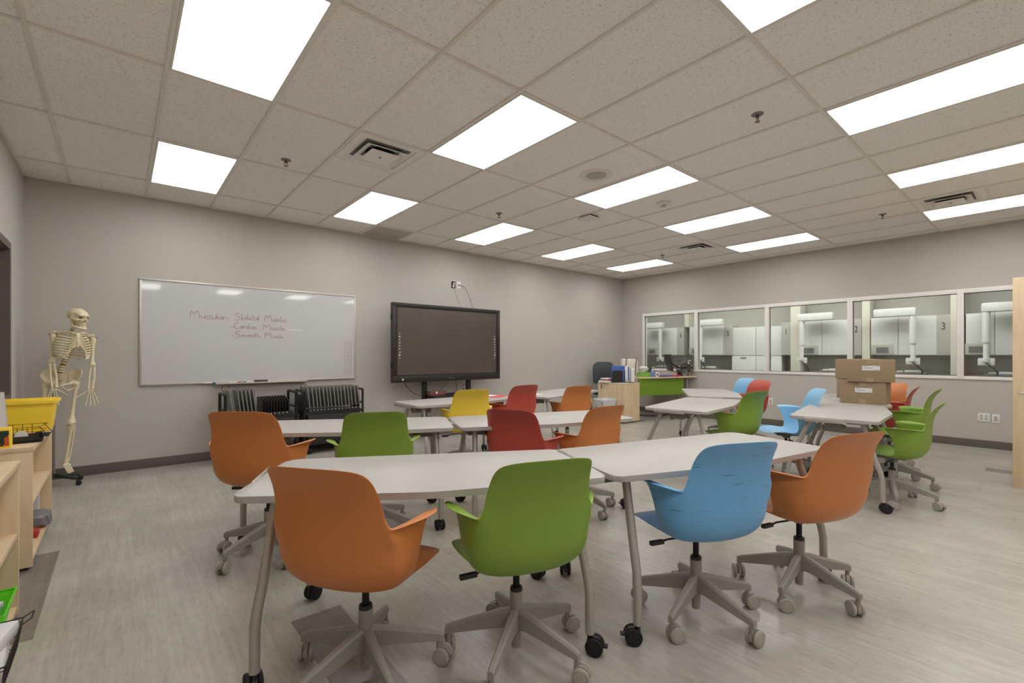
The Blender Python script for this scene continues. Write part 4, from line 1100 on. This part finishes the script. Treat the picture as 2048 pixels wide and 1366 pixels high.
for sx in (-1, 1):
    for k in range(2):
        MB().tube([ribp(sx * .02, -.09, 1.262 - .02 * k), ribp(sx * .08, -.075, 1.25 - .02 * k), ribp(sx * (.112 - .03 * k), -.02 - .03 * k, 1.232 - .02 * k)], [.0055, .0055, .003], 7).build('rib', 'bone', sk, smooth=60)
    MB().tube([ribp(sx * .008, .094, 1.358), ribp(sx * .05, .080, 1.322), ribp(sx * .085, .062, 1.276), ribp(sx * .108, .04, 1.242)], [.009, .007, .006, .004], 8).build('costal_cartilage', 'bone', sk, smooth=60)
MB().tube([ribp(0, .088, 1.472), ribp(0, .092, 1.462), ribp(0, .096, 1.43), ribp(0, .098, 1.385), ribp(0, .096, 1.358), ribp(0, .094, 1.335)], [.014, .022, .014, .017, .009, .004], 12, flat=.45).build('sternum', 'bone', sk, smooth=60)
SHR = {-1: Vector((-.113, -.035, 1.452)), 1: Vector((.157, .035, 1.428))}
for sx in (-1, 1):
    s0 = SHR[sx]
    MB().tube([ribp(sx * .018, .088, 1.468), ribp(sx * .06, .082, 1.480), s0 + Vector((-sx * .03, .0, .030)), s0 + Vector((-sx * .004, .01, .026))], [.010, .0065, .007, .010], 8).build('clavicle', 'bone', sk, smooth=60)
    b = MB(); pts = [s0 + Vector((-sx * .012, .035, .005)), ribp(sx * .055, -.098, 1.455), ribp(sx * .075, -.10, 1.33), s0 + Vector((-sx * .022, .045, -.04))]
    vs = pts + [p + Vector((0, .007, 0)) for p in pts]
    b._new([tuple(v) for v in vs], [(0, 1, 2, 3), (7, 6, 5, 4), (0, 4, 5, 1), (1, 5, 6, 2), (2, 6, 7, 3), (3, 7, 4, 0)])
    b.tube([pts[1] + Vector((0, .01, -.02)), pts[0] + Vector((0, .01, .03)), s0 + Vector((sx * .006, .0, .032))], [.005, .008, .012], 7); b.build('scapula', 'bone', sk, smooth=60)
ELB = {-1: Vector((-.125, -.035, 1.200)), 1: Vector((.154, .02, 1.165))}
WRI = {-1: Vector((-.104, -.10, .960)), 1: Vector((.143, -.03, .934))}
for sx in (-1, 1):
    a, e, wv = SHR[sx] + Vector((sx * .004, 0, -.012)), ELB[sx], WRI[sx]; d = e - a
    MB().ball(a, .023).tube([a, a + d * .1, a + d * .22, a + d * .55, a + d * .84, a + d * .95, e], [.023, .020, .0145, .0125, .0145, .026, .028], 12).build('humerus', 'bone', sk, smooth=60)
    MB().cyl(SHR[sx] + Vector((-sx * .03, 0, .004)), SHR[sx] + Vector((sx * .034, 0, .004)), .004, 8).build('shoulder_bolt', 'dark_grey', sk)
    e2 = e + Vector((0, 0, -.018)); o1, o2 = Vector((-.013, 0, 0)), Vector((.015, 0, 0)); d = wv - e2
    MB().tube([e2 + o1, e2 + o1 + d * .1, e2 + o1 * 1.3 + d * .5, e2 + o1 + d * .9, wv + o1], [.016, .0115, .008, .0085, .010], 8).build('ulna', 'bone', sk, smooth=60)
    MB().tube([e2 + o2, e2 + o2 + d * .08, e2 + o2 * 1.5 + d * .5, e2 + o2 + d * .88, wv + o2], [.013, .0105, .0088, .0115, .015], 8).build('radius', 'bone', sk, smooth=60)
    h = MB(); base = wv + Vector((0, -.004, -.014))
    for q in range(8): h.ball(base + Vector(((q % 4 - 1.5) * .011, 0, -.011 * (q // 4))), .0085, u=8, v=6)
    for q in range(5):
        fx = (q - 2) * .012
        if q == (0 if sx > 0 else 4):
            p = base + Vector((fx * 1.2, -.006, -.010)); dirv = Vector((math.copysign(.78, fx), -.25, -.60)).normalized(); segs = [.040, .030, .022]
        else:
            p = base + Vector((fx, 0, -.018)); dirv = Vector(((q - 2) * .17, -.10, -1)).normalized(); segs = [.060, .036, .023, .016]
        L = [1., .95, 1., .97, .88][q]
        for sg in segs:
            p1 = p + dirv * sg * L; h.tube([p, p + dirv * sg * L * .2, p + dirv * sg * L * .8, p1], [.0066, .0046, .0046, .0062], 6)
            p = p1 + dirv * .002; dirv = (dirv + Vector((0, -.16, .0))).normalized()
    h.build('hand', 'bone', sk, smooth=60)
# pelvis
PC = Vector((-.058, .0, 1.028)); yaw = R(-12)
def pp2(u, v, z): u *= 1.08; z *= 1.08; return PC + Vector((u * math.cos(yaw) + v * math.sin(yaw), -v * math.cos(yaw) + u * math.sin(yaw), z))
for sx in (-1, 1):
    b = MB()
    grid = [[(.025, -.06, .075), (.06, -.08, .10), (.10, -.055, .105), (.132, -.005, .085), (.135, .04, .045)],
            [(.025, -.055, .04), (.055, -.062, .05), (.088, -.045, .055), (.118, -.0, .045), (.122, .036, .012)],
            [(.028, -.04, -.0), (.05, -.042, .0), (.075, -.022, .005), (.095, .008, .0), (.10, .028, -.018)],
            [(.048, -.02, -.035), (.058, -.02, -.038), (.075, 0, -.035), (.088, .012, -.035), (.094, .022, -.038)]]
    G = [[b.bm.verts.new(pp2(sx * u, v, z)) for u, v, z in row] for row in grid]
    for i in range(3):
        for j in range(4): b.bm.faces.new((G[i][j], G[i][j + 1], G[i + 1][j + 1], G[i + 1][j]))
    o = b.build('hip_bone', 'bone', sk, smooth=80); md = o.modifiers.new('t', 'SOLIDIFY'); md.thickness = .013; md2 = o.modifiers.new('s', 'SUBSURF'); md2.levels = 2; md2.render_levels = 2
    MB().ball(pp2(sx * .088, .010, -.032), .026).tube([pp2(sx * .08, .02, -.028), pp2(sx * .045, .055, -.038), pp2(sx * .007, .062, -.055)], [.015, .009, .012], 8).tube([pp2(sx * .010, .060, -.06), pp2(sx * .04, .02, -.095), pp2(sx * .07, -.01, -.08), pp2(sx * .08, 0, -.04)], [.010, .010, .014, .013], 8).build('pubic_arch', 'bone', sk, smooth=60)
MB().tube([PC + Vector((0, .05, .06)), PC + Vector((0, .07, .01)), PC + Vector((0, .055, -.05)), PC + Vector((0, .03, -.07))], [.045, .036, .015, .006], 10, flat=.5).build('sacrum', 'bone', sk, smooth=60)
for sx, hip, knee, ank in ((1, Vector((.040, -.0, .995)), Vector((.007, -.03, .615)), Vector((-.034, .02, .245))),
                           (-1, Vector((-.172, .02, .990)), Vector((-.196, .0, .60)), Vector((-.19, .05, .235)))):
    d = knee - hip
    MB().ball(hip + Vector((-sx * .026, 0, .008)), .022).tube([hip + Vector((-sx * .026, 0, .008)), hip + Vector((sx * .008, 0, -.010))], [.014, .018], 8).tube([hip + Vector((sx * .010, 0, .014)), hip + d * .08 + Vector((sx * .004, 0, 0)), hip + d * .2, hip + d * .55, hip + d * .84, hip + d * .94, knee], [.019, .022, .016, .0135, .017, .032, .034], 12).build('femur', 'bone', sk, smooth=60)
    MB().ball(knee + Vector((0, -.035, .0)), .019, (1, .6, 1.1)).build('kneecap', 'bone', sk, smooth=60)
    k2 = knee + Vector((0, 0, -.022)); d = ank - k2
    MB().tube([k2, k2 + d * .06, k2 + d * .16, k2 + d * .5, k2 + d * .9, ank], [.033, .031, .018, .013, .0135, .021], 12).build('tibia', 'bone', sk, smooth=60)
    f0 = Vector((sx * .024, .018, 0))
    MB().tube([k2 + f0 + d * .06, k2 + f0 * 1.1 + d * .5, ank + f0 * .8], [.010, .006, .009], 8).build('fibula', 'bone', sk, smooth=60)
    ft = MB(); fd = Vector((.42 if sx > 0 else -.2, -.45, -.85)).normalized()
    ft.ball(ank + Vector((-.018, .035, -.020)), .022, (1, 1.3, .9)).ball(ank + Vector((0, 0, -.022)), .022)
    for q in range(5):
        p = ank + Vector((.006, -.012, -.035)) + Vector(((q - 2) * .010, (q - 2) * .004, 0)); ft.ball(p, .011, u=8, v=6)
        for sg in (.055, .022, .014):
            p1 = p + fd * sg * (1 - .04 * abs(q - 1)); ft.tube([p, p + (p1 - p) * .2, p + (p1 - p) * .8, p1], [.0062, .0044, .0044, .006], 6); p = p1
    ft.build('foot', 'bone', sk, smooth=60)
# skull, turned to the viewer's right
HD = Vector((.052, -.010, 1.640)); hm = Matrix.Translation(HD) @ Matrix.Rotation(R(44), 4, 'Z') @ Matrix.Rotation(R(6), 4, 'X')
bm = bmesh.new(); bmesh.ops.create_uvsphere(bm, u_segments=64, v_segments=44, radius=1)
for v in bm.verts:
    x, y, z = v.co       # face looks to -y
    p = Vector((x * .070, y * .090, z * (.076 if z > 0 else .070))); fr = max(0, -y)
    if z < 0:
        p.x *= 1 - .30 * (-z) * (.3 + fr)
        if y > .1: p.z *= .72
    if z < -.05 and y < 0: p.z -= .030 * fr * min(1, -z * 2.2); p.y -= .004 * fr
    if .0 < z < .22 and y < -.5: p.y -= .005
    for ex in (-.030, .030):
        dd = ((p.x - ex) / .0175) ** 2 + ((p.z + .012) / .0150) ** 2
        if dd < 1.3 and y < -.2: p.y += .026 * max(0, 1.15 - dd) ** .5
    dd = (p.x / .010) ** 2 + ((p.z + .047) / .015) ** 2
    if dd < 1.1 and y < 0: p.y += .016 * max(0, 1.05 - dd) ** .5
    for s2 in (-1, 1):
        dd = ((p.y + .035) / .032) ** 2 + ((p.z + .002) / .032) ** 2
        if s2 * x > .3 and dd < 1: p.x -= s2 * .011 * (1 - dd)
    v.co = p
b = MB(); b.bm.free(); b.bm = bm; bm.transform(hm); sku = b.build('skull', 'bone', sk, smooth=75)
for ex in (-.030, .030): MB().ball((ex, -.068, -.012), .0125, (1.1, .5, .95), mtx=hm).build('eye_socket_shade', 'socket_shade', sku, smooth=70)  # brown balls paint the sockets' shade over plain bone
MB().ball((0, -.076, -.048), .008, (.8, .5, 1.3), mtx=hm).build('nasal_shade', 'socket_shade', sku, smooth=70)  # same painted shade for the nose hollow
for s2 in (-1, 1):
    MB().tube([hm @ Vector((s2 * .028, -.076, -.034)), hm @ Vector((s2 * .052, -.058, -.036)), hm @ Vector((s2 * .065, -.025, -.030)), hm @ Vector((s2 * .066, .0, -.026))], [.010, .010, .005, .006], 8).build('cheekbone', 'bone', sku, smooth=70)
jw = MB(); J = [(-.054, .004, -.035), (-.053, .0, -.066), (-.049, -.008, -.094), (-.036, -.044, -.108), (-.016, -.074, -.115), (0, -.081, -.116), (.016, -.074, -.115), (.036, -.044, -.108), (.049, -.008, -.094), (.053, .0, -.066), (.054, .004, -.035)]
jw.tube([hm @ Vector(p) for p in J], [.006, .010, .014, .014, .015, .015, .015, .014, .014, .010, .006], 10)
jw.build('jaw', 'bone', sk, smooth=75)
mxl = MB().ball((0, -.046, -.066), .036, (.92, .98, .72), mtx=hm); mxl.build('upper_jaw', 'bone', sku, smooth=75)
te = MB()
for row, z in ((0, -.086), (1, -.096)):
    for q in range(12):
        a = R(-62 + q * 124 / 11); te.box((hm @ Vector((.028 * math.sin(a), -.050 - .030 * math.cos(a), z))), (.0055, .005, .010), R(44) + a, .001)
te.build('teeth', 'bone', sku)
MB().cyl(HD + Vector((0, 0, .073)), HD + Vector((0, 0, .080)), .010, 12).build('crown_bolt', 'dark_grey', sk)
# stand
stn = empty('skeleton_stand', (-.44, 6.24, 0), 0, 'dark green steel stand on casters holding the skeleton', 'stand')
MB().cyl((-.045, .04, .10), (-.045, .04, .90), .011, 12).build('pole', 'mid_grey', stn)
f = MB()
for k in range(5): a = R(72 * k - 36); f.tube([(-.045, .04, .10), (-.045 + .21 * math.cos(a), .04 + .21 * math.sin(a), .065)], [.022, .012], 8)
f.build('star_base', 'stand_green', stn)
for k in range(5):
    a = R(72 * k - 36); c = make_caster(stn, .022, .035, 'black_plastic', 'black_rubber'); c.location = (-.045 + .21 * math.cos(a), .04 + .21 * math.sin(a), 0)

# ------------------------------------------------------------------ lab next door, seen through the windows
LX = 11.2
struct(MB().bb(LX + .35, LX + .45, YF, 8.1, 0, HC), 'wall_lab', 'lab_wall')
for j in (3.4, 2, 1, 0, -1, -2):  # panels out of view, extra ones added to brighten the lab
    r = empty('ceiling_light', (10.1, GY(j) + .6096, HC - .004), 0, 'unseen light panel brightening the lab behind the windows, ' + {3.4: 'farthest of six', 2: 'second farthest', 1: 'third farthest', 0: 'fourth farthest', -1: 'second nearest', -2: 'nearest'}[j], 'ceiling light', 'unseen lab light panels')
    MB().bb(-.30, .30, -.61, .61, 0, .004).build('frame', 'grid_metal', r)
    MB().bb(-.28, .28, -.59, .59, -.004, .0).build('diffuser', 'lab_boost_lens', r)
wt_ = empty('worktop', (LX, 3.4, 0), 0, 'long grey lab worktop with backsplash below the wall cabinets', 'worktop')
MB().bb(-.30, .33, -3.9, .55, .86, .91, .004).build('slab', 'lab_counter', wt_)
MB().bb(.32, .34, -3.9, .55, .91, 1.28).build('backsplash', 'lab_wall', wt_)
MB().bb(-.22, .32, -3.9, .55, 0, .86).build('base', 'lab_white', wt_)
wt2 = empty('worktop', (LX, 6.4, 0), 0, 'short grey lab worktop at the far end under stations five and six', 'worktop')
MB().bb(-.30, .33, -1.3, 1.2, .86, .91, .004).build('slab', 'lab_counter', wt2)
MB().bb(.32, .34, -1.3, 1.2, .91, 1.28).build('backsplash', 'lab_wall', wt2)
MB().bb(-.22, .32, -1.3, 1.2, 0, .86).build('base', 'lab_white', wt2)
struct(MB().bb(LX + .02, XE, 7.9, 8.0, 0, HC), 'wall_lab_end', 'lab_wall')
def station(y_num, num, ycab0, ycab1, split, ydisp, arm0, arm1, ydrop, label):
    """cabinet spans ycab0..ycab1 (world Y), number strip at y_num"""
    r = empty('wall_cabinet', (LX, (ycab0 + ycab1) / 2, 1.26), 0, 'white lab wall cabinet ' + label, 'cabinet', 'numbered lab stations')
    yc = (ycab0 + ycab1) / 2; arm0 *= .978; arm1 *= .978; ydrop *= .978
    MB().bb(0, .34, ycab0 - yc, ycab1 - yc, 0, .72, .004).build('carcass', 'lab_grey', r)
    ys = [ycab0] + split + [ycab1]
    for a, b_ in zip(ys, ys[1:]): MB().bb(-.018, 0, a - yc + .004, b_ - yc - .004, .004, .716, .002).build('door', 'lab_white', r)
    if num:
        MB().bb(-.03, .0, y_num - .09 - yc, y_num + .09 - yc, 0, .72, .001).build('number_panel', 'lab_grey', r)
        text_part('number', num, .18, 'black_plastic', r, (-.032, y_num - yc, .51), (R(90), 0, R(-90)), xs=.7)
    if ydisp:
      d = MB().bb(-.03, -.015, ydisp - .17 - yc, ydisp + .17 - yc, .01, .20, .002).build('glove_dispenser', 'lab_grey', r)
      MB().bb(-.034, -.028, ydisp - .10 - yc, ydisp + .09 - yc, .04, .15).build('window', 'screen_grey', d)
    a = empty('articulated_arm', (LX - .25, ydrop, 1.15), 0, 'white suction arm ' + label, 'lab arm', 'white articulated arms at the lab stations')
    h = MB(); h.box((0, (arm0 + arm1) / 2 - ydrop, .90), (.13, abs(arm1 - arm0), .15), 0, .03); h.build('horizontal_arm', 'lab_white', a)
    MB().cyl((0, 0, .32), (0, 0, .84), .052, 20).build('upper_tube', 'lab_white', a)
    MB().cyl((0, 0, .05), (0, 0, .32), .038, 20).build('lower_tube', 'white_plastic', a)
    MB().cyl((0, 0, .0), (0, 0, .05), .05, 16).box((.0, 0, .0), (.03, .2, .12), 0, .01).build('bracket', 'lab_white', a)
    cable('cable', [(LX - .27, ydrop, 1.13), (LX - .28, ydrop - .07, 1.06), (LX - .28, ydrop - .14, .98), (LX - .27, ydrop - .12, .92)], 'black cord hanging below the white arm ' + label, rad=.009)
station(6.38, '6', 6.29, 7.55, [6.49, 6.93], 7.24, 6.90, 7.42, 7.0, 'at station 6, leftmost window')
station(5.15, '5', 5.055, 6.15, [5.27], 5.98, 5.28, 6.0, 5.86, 'at station 5, second window')
station(3.88, '1', 3.80, 3.97, [], None, 3.0, 3.66, 3.58, 'strip marked 1, third window')
station(2.61, '2', 2.52, 3.57, [3.20], 3.44, 1.70, 2.33, 1.75, 'strip marked 2 beside the third mullion')
station(1.33, '3', 1.25, 2.38, [1.96], 2.20, .40, .86, .80, 'marked 3 in the fourth window')
station(0.0, '', -.2, 1.05, [.70], .92, -1.2, -.75, -.8, 'in the rightmost window')
def column(y0, y1, label, z0=.912):
    tag(MB().bb(LX - .03, LX + .32, y0, y1, z0, HC - .01, .004).build('column', 'lab_column', loc=(LX + .14, (y0 + y1) / 2, z0)), label, 'column', 'cream columns in the lab')
column(3.60, 3.79, 'cream square column in the third lab window')
column(2.39, 2.515, 'cream square column in the fourth lab window beside number 2')
column(1.06, 1.24, 'cream square column in the fourth lab window at its right side')
column(6.16, 6.28, 'short cream boxed column above the cabinets in the leftmost lab window', 1.985)
tc2 = empty('storage_cabinet', (LX + .03, 4.53, 0), 0, 'tall white lab storage cabinet between stations 5 and 1', 'cabinet')
MB().bb(0, .29, -.55, .55, 0, 1.92, .003).build('carcass', 'lab_grey', tc2)
for a in (-.545, .005): 
    for z0, z1 in ((.1, 1.24), (1.25, 1.91)):
        d = MB().bb(-.018, 0, a, a + .54, z0, z1, .002).build('door', 'lab_white', tc2)
        if z1 < 1.3: MB().bb(-.04, -.018, a + .2, a + .34, 1.20, 1.215, .002).build('handle', 'alu', d)

for k, (y, lb) in enumerate(((6.9, 'under station 6'), (5.6, 'under station 5'), (3.0, 'right of station 1'), (1.8, 'under station 3'), (.6, 'in the rightmost window'))):
    r = empty('instrument_tray', (LX - .08, y, .91), R(random.uniform(-8, 8)), 'grey lab instrument tray on the worktop ' + lb, 'tray', 'instrument trays in the lab')
    MB().bb(-.10, .10, -.26, .22, 0, .035, .006).build('tray', 'mid_grey', r)
    MB().bb(-.07, .02, -.18, .05, .035, .075, .01).bb(-.03, .06, .08, .17, .035, .06, .01).build('instruments', 'white_plastic', r)
